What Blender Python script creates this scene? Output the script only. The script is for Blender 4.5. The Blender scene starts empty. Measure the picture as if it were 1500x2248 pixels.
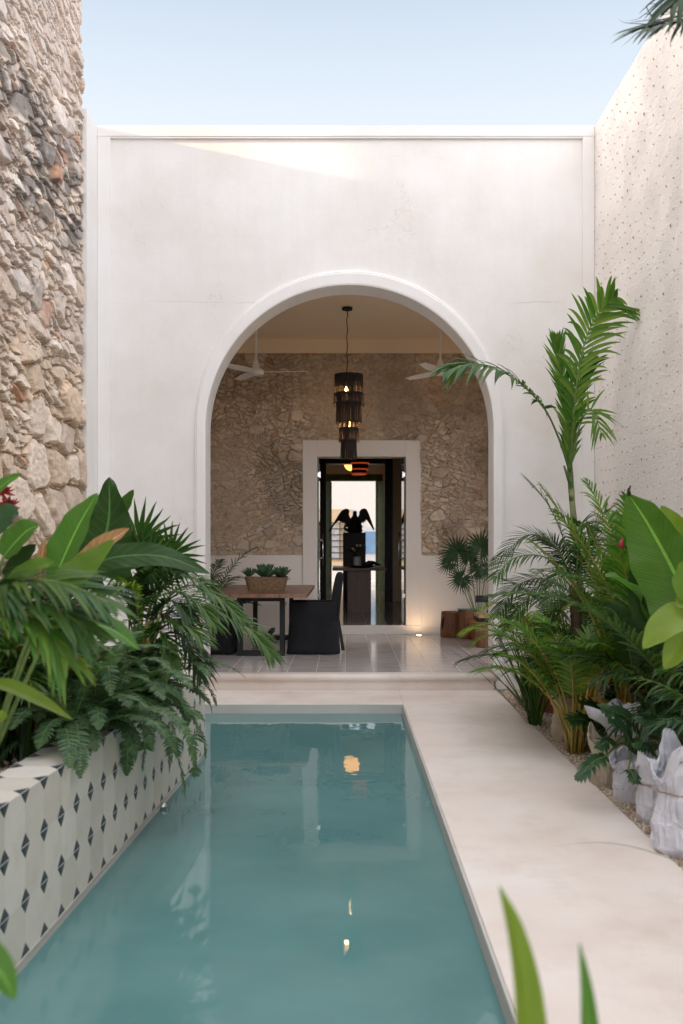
import bpy, math, random
import numpy as np
from mathutils import Vector, Matrix, noise as mnoise
V = Vector
R = math.radians
PI = math.pi
sc = bpy.context.scene
col = sc.collection

# ------------------------------------------------------------------ camera
FPX, CX, CY, EYE = 2187.0, 758.0, 1196.0, 1.45      # focal length (px of 1500x2248), vanishing point, eye height
cam_d = bpy.data.cameras.new('camera')
cam = bpy.data.objects.new('camera', cam_d); col.objects.link(cam)
cam.location = (0, 0, EYE); cam.rotation_euler = (R(90), 0, 0)
cam_d.sensor_fit = 'VERTICAL'; cam_d.sensor_height = 36.0; cam_d.sensor_width = 24.0
cam_d.lens = FPX / 2248 * 36
cam_d.shift_x = -(CX - 750) / 2248; cam_d.shift_y = (CY - 1124) / 2248
cam_d.clip_start = 0.05; cam_d.clip_end = 3000
cam_d.dof.use_dof = True; cam_d.dof.focus_distance = 10.5; cam_d.dof.aperture_fstop = 3.2
sc.camera = cam

# ------------------------------------------------------------------ light
SUN = V((1.0, 0.14, -0.2)).normalized()              # travel direction of sunlight
w = bpy.data.worlds.new('World'); sc.world = w; w.use_nodes = True
nt = w.node_tree; nt.nodes.clear()
out = nt.nodes.new('ShaderNodeOutputWorld'); bg = nt.nodes.new('ShaderNodeBackground')
sky = nt.nodes.new('ShaderNodeTexSky'); sky.sky_type = 'NISHITA'; sky.sun_disc = False
sky.sun_elevation = math.asin(-SUN.z); sky.sun_rotation = math.atan2(-SUN.x, -SUN.y)
sky.dust_density = 1.6; sky.air_density = 1.0; sky.ozone_density = 1.0
# unseen sky brightened overhead and behind as added fill light; clear pale sky low in front
tc = nt.nodes.new('ShaderNodeTexCoord'); sx = nt.nodes.new('ShaderNodeSeparateXYZ'); nt.links.new(tc.outputs['Generated'], sx.inputs[0])
def wm(op, a, b, clamp=False):
    n_ = nt.nodes.new('ShaderNodeMath'); n_.operation = op; n_.use_clamp = clamp
    for i_, q_ in enumerate((a, b)):
        if isinstance(q_, (int, float)): n_.inputs[i_].default_value = q_
        else: nt.links.new(q_, n_.inputs[i_])
    return n_.outputs[0]
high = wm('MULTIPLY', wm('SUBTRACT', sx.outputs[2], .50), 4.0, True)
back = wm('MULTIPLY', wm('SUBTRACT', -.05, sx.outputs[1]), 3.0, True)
sky_fill = wm('MAXIMUM', high, back)
low = wm('MULTIPLY', wm('SUBTRACT', .66, sx.outputs[2]), 3.6, True)
mixa = nt.nodes.new('ShaderNodeMix'); mixa.data_type = 'RGBA'; nt.links.new(low, mixa.inputs[0]); nt.links.new(sky.outputs[0], mixa.inputs[6]); mixa.inputs[7].default_value = (2.58, 2.83, 3.12, 1)
mixb = nt.nodes.new('ShaderNodeMix'); mixb.data_type = 'RGBA'; nt.links.new(sky_fill, mixb.inputs[0]); nt.links.new(mixa.outputs[2], mixb.inputs[6]); mixb.inputs[7].default_value = (7.6, 7.65, 8.15, 1)
glow = wm('MULTIPLY', wm('SUBTRACT', wm('MULTIPLY', sx.outputs[0], -1.0), .36), 2.6, True)     # the sunset side of the sky
mixc = nt.nodes.new('ShaderNodeMix'); mixc.data_type = 'RGBA'; nt.links.new(glow, mixc.inputs[0]); nt.links.new(mixb.outputs[2], mixc.inputs[6]); mixc.inputs[7].default_value = (11.5, 10.2, 9.2, 1)
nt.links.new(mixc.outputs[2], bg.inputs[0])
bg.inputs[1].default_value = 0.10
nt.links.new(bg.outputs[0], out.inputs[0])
sl = bpy.data.lights.new('sun', 'SUN'); sl.energy = 3.2; sl.angle = R(1.4); sl.color = (1.0, 0.64, 0.32)
so = bpy.data.objects.new('sun', sl); col.objects.link(so)
so.rotation_euler = SUN.to_track_quat('-Z', 'Y').to_euler(); so.location = (-10, -2, 12)
sc.view_settings.view_transform = 'Standard'; sc.view_settings.look = 'None'
sc.view_settings.gamma = 1.0; sc.view_settings.exposure = 1.71
sc.cycles.max_bounces = 8; sc.cycles.diffuse_bounces = 7; sc.cycles.glossy_bounces = 4
sc.cycles.transparent_max_bounces = 12; sc.cycles.transmission_bounces = 6
sc.cycles.sample_clamp_indirect = 6.0
sc.cycles.use_denoising = True

rng = random.Random(7)

def at(px, py, D):
    return V(((px - CX) / FPX * D, D, EYE - (py - CY) / FPX * D))

# ------------------------------------------------------------------ materials
MATS = {}
class NT:
    def __init__(s, name):
        s.m = bpy.data.materials.new(name); s.m.use_nodes = True
        s.t = s.m.node_tree; s.b = s.t.nodes['Principled BSDF']; s.o = s.t.nodes['Material Output']
        MATS[name] = s.m
    def n(s, typ, **kw):
        nd = s.t.nodes.new('ShaderNode' + typ)
        for k, v in kw.items():
            if k.startswith('i_'):
                key = k[2:]
                key = int(key) if key.isdigit() else key.replace('_', ' ')
                nd.inputs[key].default_value = v
            else: setattr(nd, k, v)
        return nd
    def l(s, a, b): s.t.links.new(a, b)
    def math(s, op, a, b=None, c=None):
        nd = s.t.nodes.new('ShaderNodeMath'); nd.operation = op
        for i, x in enumerate((a, b, c)):
            if x is None: continue
            if isinstance(x, (int, float)): nd.inputs[i].default_value = x
            else: s.l(x, nd.inputs[i])
        return nd.outputs[0]
    def ramp(s, fac, stops):
        nd = s.t.nodes.new('ShaderNodeValToRGB'); cr = nd.color_ramp
        while len(cr.elements) < len(stops): cr.elements.new(.5)
        for e, (p, c) in zip(cr.elements, stops):
            e.position = p; e.color = (*c, 1) if len(c) == 3 else c
        s.l(fac, nd.inputs[0]); return nd.outputs[0]
    def mix(s, fac, a, b, mode='MIX'):
        nd = s.t.nodes.new('ShaderNodeMix'); nd.data_type = 'RGBA'; nd.blend_type = mode
        for x, i in ((fac, 0), (a, 6), (b, 7)):
            if isinstance(x, (int, float)): nd.inputs[i].default_value = x
            elif isinstance(x, tuple): nd.inputs[i].default_value = (*x, 1)
            else: s.l(x, nd.inputs[i])
        return nd.outputs[2]
    def obj(s):
        return s.n('TexCoord').outputs['Object']
    def noise(s, co, scale, detail=5, rough=.55, out=0, **kw):
        nd = s.n('TexNoise', **kw); nd.inputs['Scale'].default_value = scale
        nd.inputs['Detail'].default_value = detail; nd.inputs['Roughness'].default_value = rough
        s.l(co, nd.inputs['Vector']); return nd.outputs[out]
    def scaled(s, co, v):
        nd = s.n('Mapping'); nd.inputs['Scale'].default_value = v; s.l(co, nd.inputs[0]); return nd.outputs[0]
    def bump(s, h, strength, dist=.01):
        nd = s.n('Bump'); nd.inputs['Strength'].default_value = strength; nd.inputs['Distance'].default_value = dist
        s.l(h, nd.inputs['Height']); s.l(nd.outputs[0], s.b.inputs['Normal']); return nd
    def set(s, **kw):
        for k, v in kw.items():
            key = k.replace('_', ' ')
            if isinstance(v, tuple): s.b.inputs[key].default_value = (*v, 1) if len(v) == 3 else v
            elif isinstance(v, (int, float)): s.b.inputs[key].default_value = v
            else: s.l(v, s.b.inputs[key])
        return s.m

def plain(name, c, rough=.6, metal=0, var=.12, scale=8, bump=0, bscale=60):
    m = NT(name); co = m.obj()
    f = m.noise(co, scale)
    d = tuple(max(0, x * (1 - var)) for x in c); b = tuple(min(1, x * (1 + var)) for x in c)
    m.set(Base_Color=m.ramp(f, [(.3, d), (.7, b)]), Roughness=rough, Metallic=metal)
    if bump: m.bump(m.noise(co, bscale), bump)
    return m.m

def plaster(name, c, stain=(.62, .55, .47), amt=.35, bump=.15):
    m = NT(name); co = m.obj()
    big = m.noise(co, .9, 6, .6)
    streak = m.noise(m.scaled(co, (3.0, 3.0, .35)), 1.6, 6, .6)
    f = m.math('MULTIPLY', m.ramp(big, [(.42, (0, 0, 0)), (.72, (1, 1, 1))]), amt)
    c1 = m.mix(f, c, stain)
    f2 = m.math('MULTIPLY', m.ramp(streak, [(.5, (0, 0, 0)), (.8, (1, 1, 1))]), amt * .6)
    c2 = m.mix(f2, c1, tuple(x * .85 for x in c))
    fine = m.noise(co, 24, 6, .7)
    c3 = m.mix(m.math('MULTIPLY', m.ramp(fine, [(.6, (0, 0, 0)), (.8, (1, 1, 1))]), amt * .35), c2, stain)
    if name == 'plaster':
        sz = m.n('SeparateXYZ'); m.l(co, sz.inputs[0])
        line = m.math('ABSOLUTE', m.math('SUBTRACT', m.math('ADD', sz.outputs[2], m.math('MULTIPLY', m.math('SUBTRACT', m.noise(co, 2.2, 5, .6), .5), .10)), 3.88))
        seam = m.math('MULTIPLY', m.math('LESS_THAN', line, .006), m.ramp(m.noise(co, 1.7, 4, .6), [(.45, (0, 0, 0)), (.6, (1, 1, 1))]))
        ve = m.n('TexVoronoi', feature='DISTANCE_TO_EDGE'); ve.inputs['Scale'].default_value = .8
        m.l(m.n('VectorMath', operation='ADD').outputs[0], ve.inputs['Vector']); va = m.t.nodes[-1] if False else [q for q in m.t.nodes if q.bl_idname == 'ShaderNodeVectorMath'][0]
        m.l(co, va.inputs[0]); m.l(m.noise(co, 3.5, 4, .6, 1), va.inputs[1])
        crack = m.math('MULTIPLY', m.math('LESS_THAN', ve.outputs[0], .0035), m.ramp(m.noise(co, .9, 3, .5), [(.52, (0, 0, 0)), (.6, (1, 1, 1))]))
        rain = m.math('MULTIPLY', m.ramp(m.noise(m.scaled(co, (7, 7, .25)), 1.5, 5, .65), [(.52, (0, 0, 0)), (.8, (1, 1, 1))]), .17)
        c3 = m.mix(rain, c3, (.64, .60, .55))
        c3 = m.mix(m.math('MULTIPLY', m.math('MAXIMUM', seam, crack), .35), c3, (.50, .42, .34))
    m.set(Base_Color=c3, Roughness=.75)
    h = m.math('ADD', m.noise(co, 5, 6, .6), m.math('MULTIPLY', m.noise(co, 60, 5, .6), .35))
    m.bump(h, bump, .02)
    return m.m

plaster('plaster', (.785, .775, .765), amt=.5, bump=.2)
plaster('plaster_room', (.82, .77, .71), amt=.15)
plaster('plaster_trim', (.79, .78, .77), amt=.35, bump=.1)
plaster('plaster_ceiling', (.80, .66, .48), amt=.15, bump=.05)

def rough_wall():
    m = NT('rough_plaster'); co = m.obj()
    big = m.noise(co, .8, 6, .6); mid = m.noise(m.scaled(co, (1, 1, 1.6)), 9, 8, .7)
    c = m.mix(m.math('MULTIPLY', m.ramp(big, [(.45, (0, 0, 0)), (.7, (1, 1, 1))]), .5), (.82, .79, .76), (.70, .64, .58))
    c = m.mix(m.math('MULTIPLY', m.ramp(mid, [(.58, (0, 0, 0)), (.75, (1, 1, 1))]), .35), c, (.58, .50, .44))
    m.set(Base_Color=c, Roughness=.9)
    vor = m.n('TexVoronoi'); vor.inputs['Scale'].default_value = 14; m.l(m.scaled(co, (1, 1, 2.4)), vor.inputs['Vector'])
    gate = m.ramp(m.noise(co, 1.6, 4, .6), [(.4, (.25, .25, .25)), (.6, (1, 1, 1))])
    h = m.math('ADD', m.math('MULTIPLY', m.noise(m.scaled(co, (1, 1, 1.8)), 22, 8, .75), gate), m.math('MULTIPLY', vor.outputs[0], .12))
    m.bump(h, .75, .03)
    return m.m
rough_wall()

def stone(name, tint=(1, 1, 1), bump=.5):
    m = NT(name); co = m.obj()
    a = m.n('VertexColor', layer_name='Col')
    n1 = m.noise(co, 18, 8, .7); n2 = m.noise(co, 70, 6, .7)
    c = m.mix(.7, a.outputs[0], m.ramp(n1, [(.25, (.30, .27, .25)), (.5, (.8, .78, .76)), (.75, (1.0, .98, .95))]), 'MULTIPLY')
    c = m.mix(m.math('MULTIPLY', m.ramp(n2, [(.55, (0, 0, 0)), (.72, (1, 1, 1))]), .4), c, (.20, .17, .15))
    c = m.mix(1.0, c, tint, 'MULTIPLY')
    m.set(Base_Color=c, Roughness=.9)
    m.bump(m.math('ADD', n1, m.math('MULTIPLY', n2, .5)), bump, .02)
    return m.m
stone('limestone', (1.12, 1.1, 1.1)); stone('limestone_room', (1.12, 1.02, .88), .5)

def deck_mat():
    m = NT('polished_cement'); co = m.obj()
    n1 = m.noise(co, 1.3, 7, .62); n2 = m.noise(m.scaled(co, (1.0, .8, 1)), 2.4, 8, .66); n3 = m.noise(co, 26, 5, .6)
    c = m.ramp(n1, [(.3, (.66, .57, .50)), (.5, (.73, .66, .60)), (.7, (.78, .73, .69))])
    c = m.mix(m.math('MULTIPLY', m.ramp(n2, [(.5, (0, 0, 0)), (.72, (1, 1, 1))]), .55), c, (.56, .465, .41))
    c = m.mix(m.math('MULTIPLY', m.ramp(n3, [(.62, (0, 0, 0)), (.8, (1, 1, 1))]), .25), c, (.46, .38, .33))
    m.set(Base_Color=c, Roughness=m.ramp(n2, [(.3, (.42, .42, .42)), (.7, (.6, .6, .6))]))
    m.bump(m.math('ADD', n2, m.math('MULTIPLY', n3, .2)), .08, .02)
deck_mat()
plaster('pool_cement', (.50, .49, .46), stain=(.36, .35, .33), amt=.7, bump=.1)

def floor_tile(name, c1, c2, grout, size, rough=.12):
    m = NT(name); co = m.obj()
    b = m.n('TexBrick'); b.offset = .5; b.squash = 1
    b.inputs['Scale'].default_value = 1; b.inputs['Brick Width'].default_value = size; b.inputs['Row Height'].default_value = size
    b.inputs['Mortar Size'].default_value = .0022; b.inputs['Mortar Smooth'].default_value = .2
    b.inputs['Color1'].default_value = (*c1, 1); b.inputs['Color2'].default_value = (*c2, 1); b.inputs['Mortar'].default_value = (*grout, 1)
    mp = m.n('Mapping'); mp.inputs['Rotation'].default_value = (0, 0, R(90)); m.l(co, mp.inputs[0]); m.l(mp.outputs[0], b.inputs['Vector'])
    n = m.noise(co, 6, 6, .6)
    c = m.mix(.35, b.outputs[0], m.ramp(n, [(.3, (.72, .70, .68)), (.7, (1, 1, 1))]), 'MULTIPLY')
    m.set(Base_Color=c, Roughness=m.math('ADD', m.math('MULTIPLY', b.outputs[1], .4), m.math('MULTIPLY_ADD', n, .16, rough - .06)))
    m.bump(m.math('ADD', m.math('MULTIPLY', b.outputs[1], -1.0), m.math('MULTIPLY', n, .12)), .35, .003)
floor_tile('terrace_tile', (.60, .56, .535), (.53, .495, .475), (.70, .66, .62), .295)
floor_tile('hall_tile', (.40, .36, .33), (.34, .31, .29), (.55, .5, .45), .30, .08)

def planter_tile():
    m = NT('diamond_tile'); co = m.obj()
    sp = m.n('SeparateXYZ'); m.l(co, sp.inputs[0])
    g = m.n('NewGeometry'); sn = m.n('SeparateXYZ'); m.l(g.outputs['Normal'], sn.inputs[0])
    top = m.math('GREATER_THAN', sn.outputs[2], .5)
    u = m.math('DIVIDE', m.math('SUBTRACT', sp.outputs[1], 3.639), .2)
    vz = m.math('DIVIDE', m.math('ADD', sp.outputs[2], .048), .2)
    vx = m.math('DIVIDE', sp.outputs[0], .2)
    v = m.math('ADD', m.math('MULTIPLY', vx, top), m.math('MULTIPLY', vz, m.math('SUBTRACT', 1.0, top)))
    du = m.math('ABSOLUTE', m.math('SUBTRACT', m.math('FRACT', m.math('ADD', u, .5)), .5))
    dv = m.math('ABSOLUTE', m.math('SUBTRACT', m.math('FRACT', m.math('ADD', v, .5)), .5))
    dia = m.math('LESS_THAN', m.math('ADD', du, dv), .235)
    sgn = m.math('GREATER_THAN', m.math('SUBTRACT', m.math('FRACT', m.math('ADD', u, .5)), .5), 0.0)
    grout = m.math('LESS_THAN', dv, .010); grout2 = m.math('LESS_THAN', du, .006)
    cell = m.n('CombineXYZ'); m.l(m.math('FLOOR', u), cell.inputs[0]); m.l(m.math('FLOOR', v), cell.inputs[1]); m.l(top, cell.inputs[2])
    wn = m.n('TexWhiteNoise'); m.l(cell.outputs[0], wn.inputs[0])
    base = m.ramp(wn.outputs[0], [(0, (.56, .53, .46)), (.5, (.63, .60, .53)), (1, (.68, .66, .60))])
    nz = m.noise(co, 7, 6, .6)
    base = m.mix(m.math('MULTIPLY', m.ramp(nz, [(.45, (0, 0, 0)), (.75, (1, 1, 1))]), .3), base, (.42, .40, .36))
    dk = m.mix(sgn, (.020, .026, .036), (.040, .050, .064))
    c = m.mix(dia, base, dk)
    c = m.mix(grout, c, (.62, .61, .60)); c = m.mix(m.math('MULTIPLY', grout2, .4), c, (.42, .40, .37))
    m.set(Base_Color=c, Roughness=.45)
    m.bump(m.math('MULTIPLY', m.math('MAXIMUM', grout, grout2), -1.0), .3, .002)
planter_tile()

def water_mat():
    m = NT('pool_water'); co = m.obj(); t = m.t
    t.nodes.remove(m.b)
    h = m.math('ADD', m.noise(m.scaled(co, (1, .8, 1)), 2.6, 3, .5), m.math('MULTIPLY', m.noise(co, 9, 2, .5), .12))
    bp = m.n('Bump'); bp.inputs['Strength'].default_value = .10; bp.inputs['Distance'].default_value = .02; m.l(h, bp.inputs['Height'])
    fr = m.n('Fresnel'); fr.inputs['IOR'].default_value = 1.6; m.l(bp.outputs[0], fr.inputs['Normal'])
    tr = m.n('BsdfTransparent'); tr.inputs[0].default_value = (.40, .66, .67, 1)
    df = m.n('BsdfDiffuse'); df.inputs[0].default_value = (.145, .36, .365, 1)     # fine suspended matter
    cl = m.ramp(m.noise(co, 1.1, 5, .6), [(.3, (.155, .37, .37)), (.7, (.245, .485, .475))]); m.l(cl, df.inputs[0])
    mx0 = m.n('MixShader'); mx0.inputs[0].default_value = .55; m.l(tr.outputs[0], mx0.inputs[1]); m.l(df.outputs[0], mx0.inputs[2])
    gl = m.n('BsdfGlossy'); gl.inputs['Roughness'].default_value = .015; m.l(bp.outputs[0], gl.inputs['Normal'])
    mx = m.n('MixShader'); m.l(fr.outputs[0], mx.inputs[0]); m.l(mx0.outputs[0], mx.inputs[1]); m.l(gl.outputs[0], mx.inputs[2])
    m.l(mx.outputs[0], m.o.inputs[0])
water_mat()

def leaf_mat(name, c1, c2, rough=.42, trans=.3, veins=0.0):
    m = NT(name); t = m.t; co = m.obj()
    g = m.n('NewGeometry'); n = m.noise(co, 9, 4, .6)
    f = m.math('ADD', m.math('MULTIPLY', g.outputs['Random Per Island'], .6), m.math('MULTIPLY', n, .4))
    c = m.ramp(f, [(.15, c1), (.8, c2)])
    uv = m.n('UVMap'); su = m.n('SeparateXYZ'); m.l(uv.outputs[0], su.inputs[0])
    mid = m.math('ABSOLUTE', m.math('SUBTRACT', su.outputs[0], .5))
    rib = m.math('LESS_THAN', mid, .025)
    if veins:
        c = m.mix(rib, c, tuple(min(1, x * 2.2 + .02) for x in c2))
        wv = m.math('SINE', m.math('MULTIPLY', m.math('SUBTRACT', su.outputs[1], m.math('MULTIPLY', mid, .35)), veins))
        h = m.math('MULTIPLY', wv, 1.0); c = m.mix(m.math('MULTIPLY', m.math('GREATER_THAN', wv, .8), .22), c, tuple(min(1, x * 1.7 + .01) for x in c2))
        bp = m.bump(h, .12, .003)
    sv = m.n('CombineXYZ'); m.l(m.math('MULTIPLY', su.outputs[0], 1.5), sv.inputs[0]); m.l(m.math('MULTIPLY', m.math('SUBTRACT', su.outputs[1], m.math('MULTIPLY', mid, .3)), 70 if veins else 3), sv.inputs[1])
    sn_ = m.noise(sv.outputs[0], 1.0, 4, .7); c = m.mix(.55 if veins else .3, c, m.ramp(sn_, [(.3, (.5, .55, .45)), (.5, (.9, .95, .9)), (.72, (1.25, 1.18, 1.0))]), 'MULTIPLY')
    c = m.mix(1.0, c, (1.38, 1.30, 1.25), 'MULTIPLY')
    hv = m.n('HueSaturation'); m.l(m.math('MULTIPLY_ADD', g.outputs['Random Per Island'], -.05, .515), hv.inputs[0]); m.l(c, hv.inputs[4]); c = hv.outputs[0]
    tipm = m.math('MULTIPLY', m.math('GREATER_THAN', m.math('ADD', su.outputs[1], m.math('MULTIPLY', n, .06)), .955), m.math('GREATER_THAN', m.math('FRACT', m.math('MULTIPLY', g.outputs['Random Per Island'], 7.3)), .62))
    c = m.mix(m.math('MULTIPLY', tipm, .8), c, (.16, .10, .04))
    m.set(Base_Color=c, Roughness=rough)
    m.b.inputs['Specular IOR Level'].default_value = .28
    tl = m.n('BsdfTranslucent'); m.l(m.mix(1.0, c, (1.0, 1.25, .55), 'MULTIPLY'), tl.inputs[0])
    mx = m.n('MixShader'); mx.inputs[0].default_value = trans
    m.l(m.b.outputs[0], mx.inputs[1]); m.l(tl.outputs[0], mx.inputs[2]); m.l(mx.outputs[0], m.o.inputs[0])
    return m.m
leaf_mat('leaf_palm', (.016, .052, .010), (.042, .115, .020))
leaf_mat('leaf_bright', (.040, .115, .014), (.100, .215, .034))
leaf_mat('leaf_lime', (.085, .165, .020), (.165, .27, .045), trans=.4)
leaf_mat('leaf_dark', (.008, .028, .008), (.022, .060, .016))
leaf_mat('leaf_fern', (.026, .072, .034), (.066, .135, .064), .5)
leaf_mat('leaf_blue', (.016, .048, .024), (.042, .098, .046))
leaf_mat('leaf_banana', (.030, .10, .014), (.065, .17, .028), .35, .35, veins=330)
leaf_mat('leaf_canna', (.035, .125, .020), (.065, .185, .035), .38, .35, veins=200)
leaf_mat('leaf_elephant', (.012, .045, .014), (.024, .070, .018), .35, .25, veins=60)
leaf_mat('leaf_dry', (.20, .13, .04), (.40, .25, .14), .7, .3, veins=60)
leaf_mat('leaf_succulent', (.025, .070, .035), (.06, .12, .065), .5, .05)
plain('stem_green', (.10, .17, .04), .5, var=.3, scale=14)
plain('stem_yellow', (.30, .22, .035), .45, var=.4, scale=10)
plain('stem_brown', (.10, .06, .03), .7, var=.4, scale=16)
plain('trunk_green', (.20, .22, .10), .6, var=.35, scale=12)
plain('flower_red', (.25, .02, .025), .5, var=.4, scale=30)
plain('flower_white', (.75, .62, .52), .6, var=.2, scale=30)
plain('terracotta', (.33, .10, .05), .75, var=.25, bump=.2)
plain('black_metal', (.008, .008, .009), .65, var=.2)
plain('black_cloth', (.010, .010, .013), .95, var=.3, scale=6, bump=.35, bscale=14)
plain('steel', (.75, .75, .75), .2, 1.0, var=.05)
plain('white_paint', (.72, .71, .69), .4, var=.04)
plain('wrap_fabric', (.60, .61, .67), .9, var=.14, scale=7, bump=.45, bscale=34)
plain('beige_fabric', (.40, .34, .26), .9, var=.2, scale=7, bump=.5, bscale=12)
plain('string', (.35, .24, .18), .8)
plain('green_paint', (.075, .12, .018), .75, var=.15, scale=5)
plain('dark_wood', (.020, .012, .009), .5, var=.35, scale=6)
plain('statue_bronze', (.018, .012, .009), .55, var=.3, scale=12)
plain('street_white', (.46, .46, .46), .8, var=.03)
plain('street_tan', (.38, .30, .20), .85, var=.2, scale=2)
plain('street_blue', (.10, .20, .34), .7, var=.3, scale=1.2)
plain('street_grey', (.33, .33, .33), .8, var=.25, scale=9)
plain('asphalt', (.28, .27, .26), .9, var=.2, scale=2)
plain('earth', (.22, .17, .13), .95, var=.3, scale=4)
plain('ceramic', (.55, .53, .50), .3, var=.1)
plain('chip_red', (.55, .32, .25), .9, var=.4, scale=20)
plain('chip_dark', (.58, .48, .41), .9, var=.4, scale=20)
plain('book_green', (.05, .32, .24), .4, var=.2)
plain('diamond_grout', (.42, .41, .38), .7)
plain('fringe', (.014, .009, .008), .85, var=.3, scale=30)
plain('wicker', (.26, .17, .09), .7, var=.4, scale=40, bump=.3)
plain('yellow_tie', (.42, .24, .03), .5)

def wood(name, a, b, c, rough=.45, sc_=(1, 1, 14), scale=2.2):
    m = NT(name); co = m.obj()
    n = m.noise(m.scaled(co, sc_), scale, 7, .65, distortion=.6) if False else m.noise(m.scaled(co, sc_), scale, 7, .65)
    m.set(Base_Color=m.ramp(n, [(.25, a), (.5, b), (.75, c)]), Roughness=rough)
    m.bump(n, .15, .01)
wood('table_wood', (.12, .058, .034), (.24, .12, .07), (.33, .18, .11), .35, (9, 1, 9))
wood('hall_wood', (.07, .032, .018), (.12, .055, .03), (.17, .085, .05), .4, (9, 9, .8))
wood('log_wood', (.10, .04, .018), (.20, .085, .04), (.30, .15, .075), .6, (5, 5, .7), 3.5)
wood('seat_wood', (.40, .24, .10), (.52, .33, .15), (.6, .4, .2), .45, (1, 9, 9))

def gravel_mat():
    m = NT('gravel'); co = m.obj()
    v = m.n('TexVoronoi'); v.inputs['Scale'].default_value = 55; m.l(co, v.inputs['Vector'])
    c = m.ramp(m.math('FRACT', m.math('MULTIPLY', v.outputs['Color'], 3.0)), [(0, (.26, .18, .12)), (.4, (.50, .39, .29)), (1, (.68, .58, .47))])
    m.set(Base_Color=c, Roughness=.9); m.bump(m.math('MULTIPLY', v.outputs[0], -1.0), 1.0, .02)
gravel_mat()
def pebble_mat():
    m = NT('pebble'); g = m.n('NewGeometry')
    m.set(Base_Color=m.ramp(g.outputs['Random Per Island'], [(0, (.27, .19, .13)), (.3, (.46, .36, .27)), (.7, (.60, .50, .40)), (1, (.72, .64, .54))]), Roughness=.9)
pebble_mat()

def emit(name, c, s):
    m = NT(name); m.set(Base_Color=c, Emission_Color=c, Emission_Strength=s, Roughness=.5); return m.m
emit('lamp_red', (.75, .085, .02), .12)
emit('bulb_glow', (1.0, .62, .25), 8.0)
emit('globe_glow', (1.0, .46, .12), .8)
emit('spot_glow', (1.0, .30, .10), 2.5)
emit('uplight_glow', (1.0, .72, .45), 6.0)
def glass_mat():
    m = NT('door_glass'); t = m.t; t.nodes.remove(m.b)
    tr = m.n('BsdfTransparent'); tr.inputs[0].default_value = (.62, .68, .64, 1)
    gl = m.n('BsdfGlossy'); gl.inputs['Roughness'].default_value = .01
    fr = m.n('Fresnel'); fr.inputs[0].default_value = 1.45
    mx = m.n('MixShader'); m.l(fr.outputs[0], mx.inputs[0]); m.l(tr.outputs[0], mx.inputs[1]); m.l(gl.outputs[0], mx.inputs[2])
    m.l(mx.outputs[0], m.o.inputs[0])
glass_mat()
plain('glass_edge', (.02, .07, .05), .15)

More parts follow.
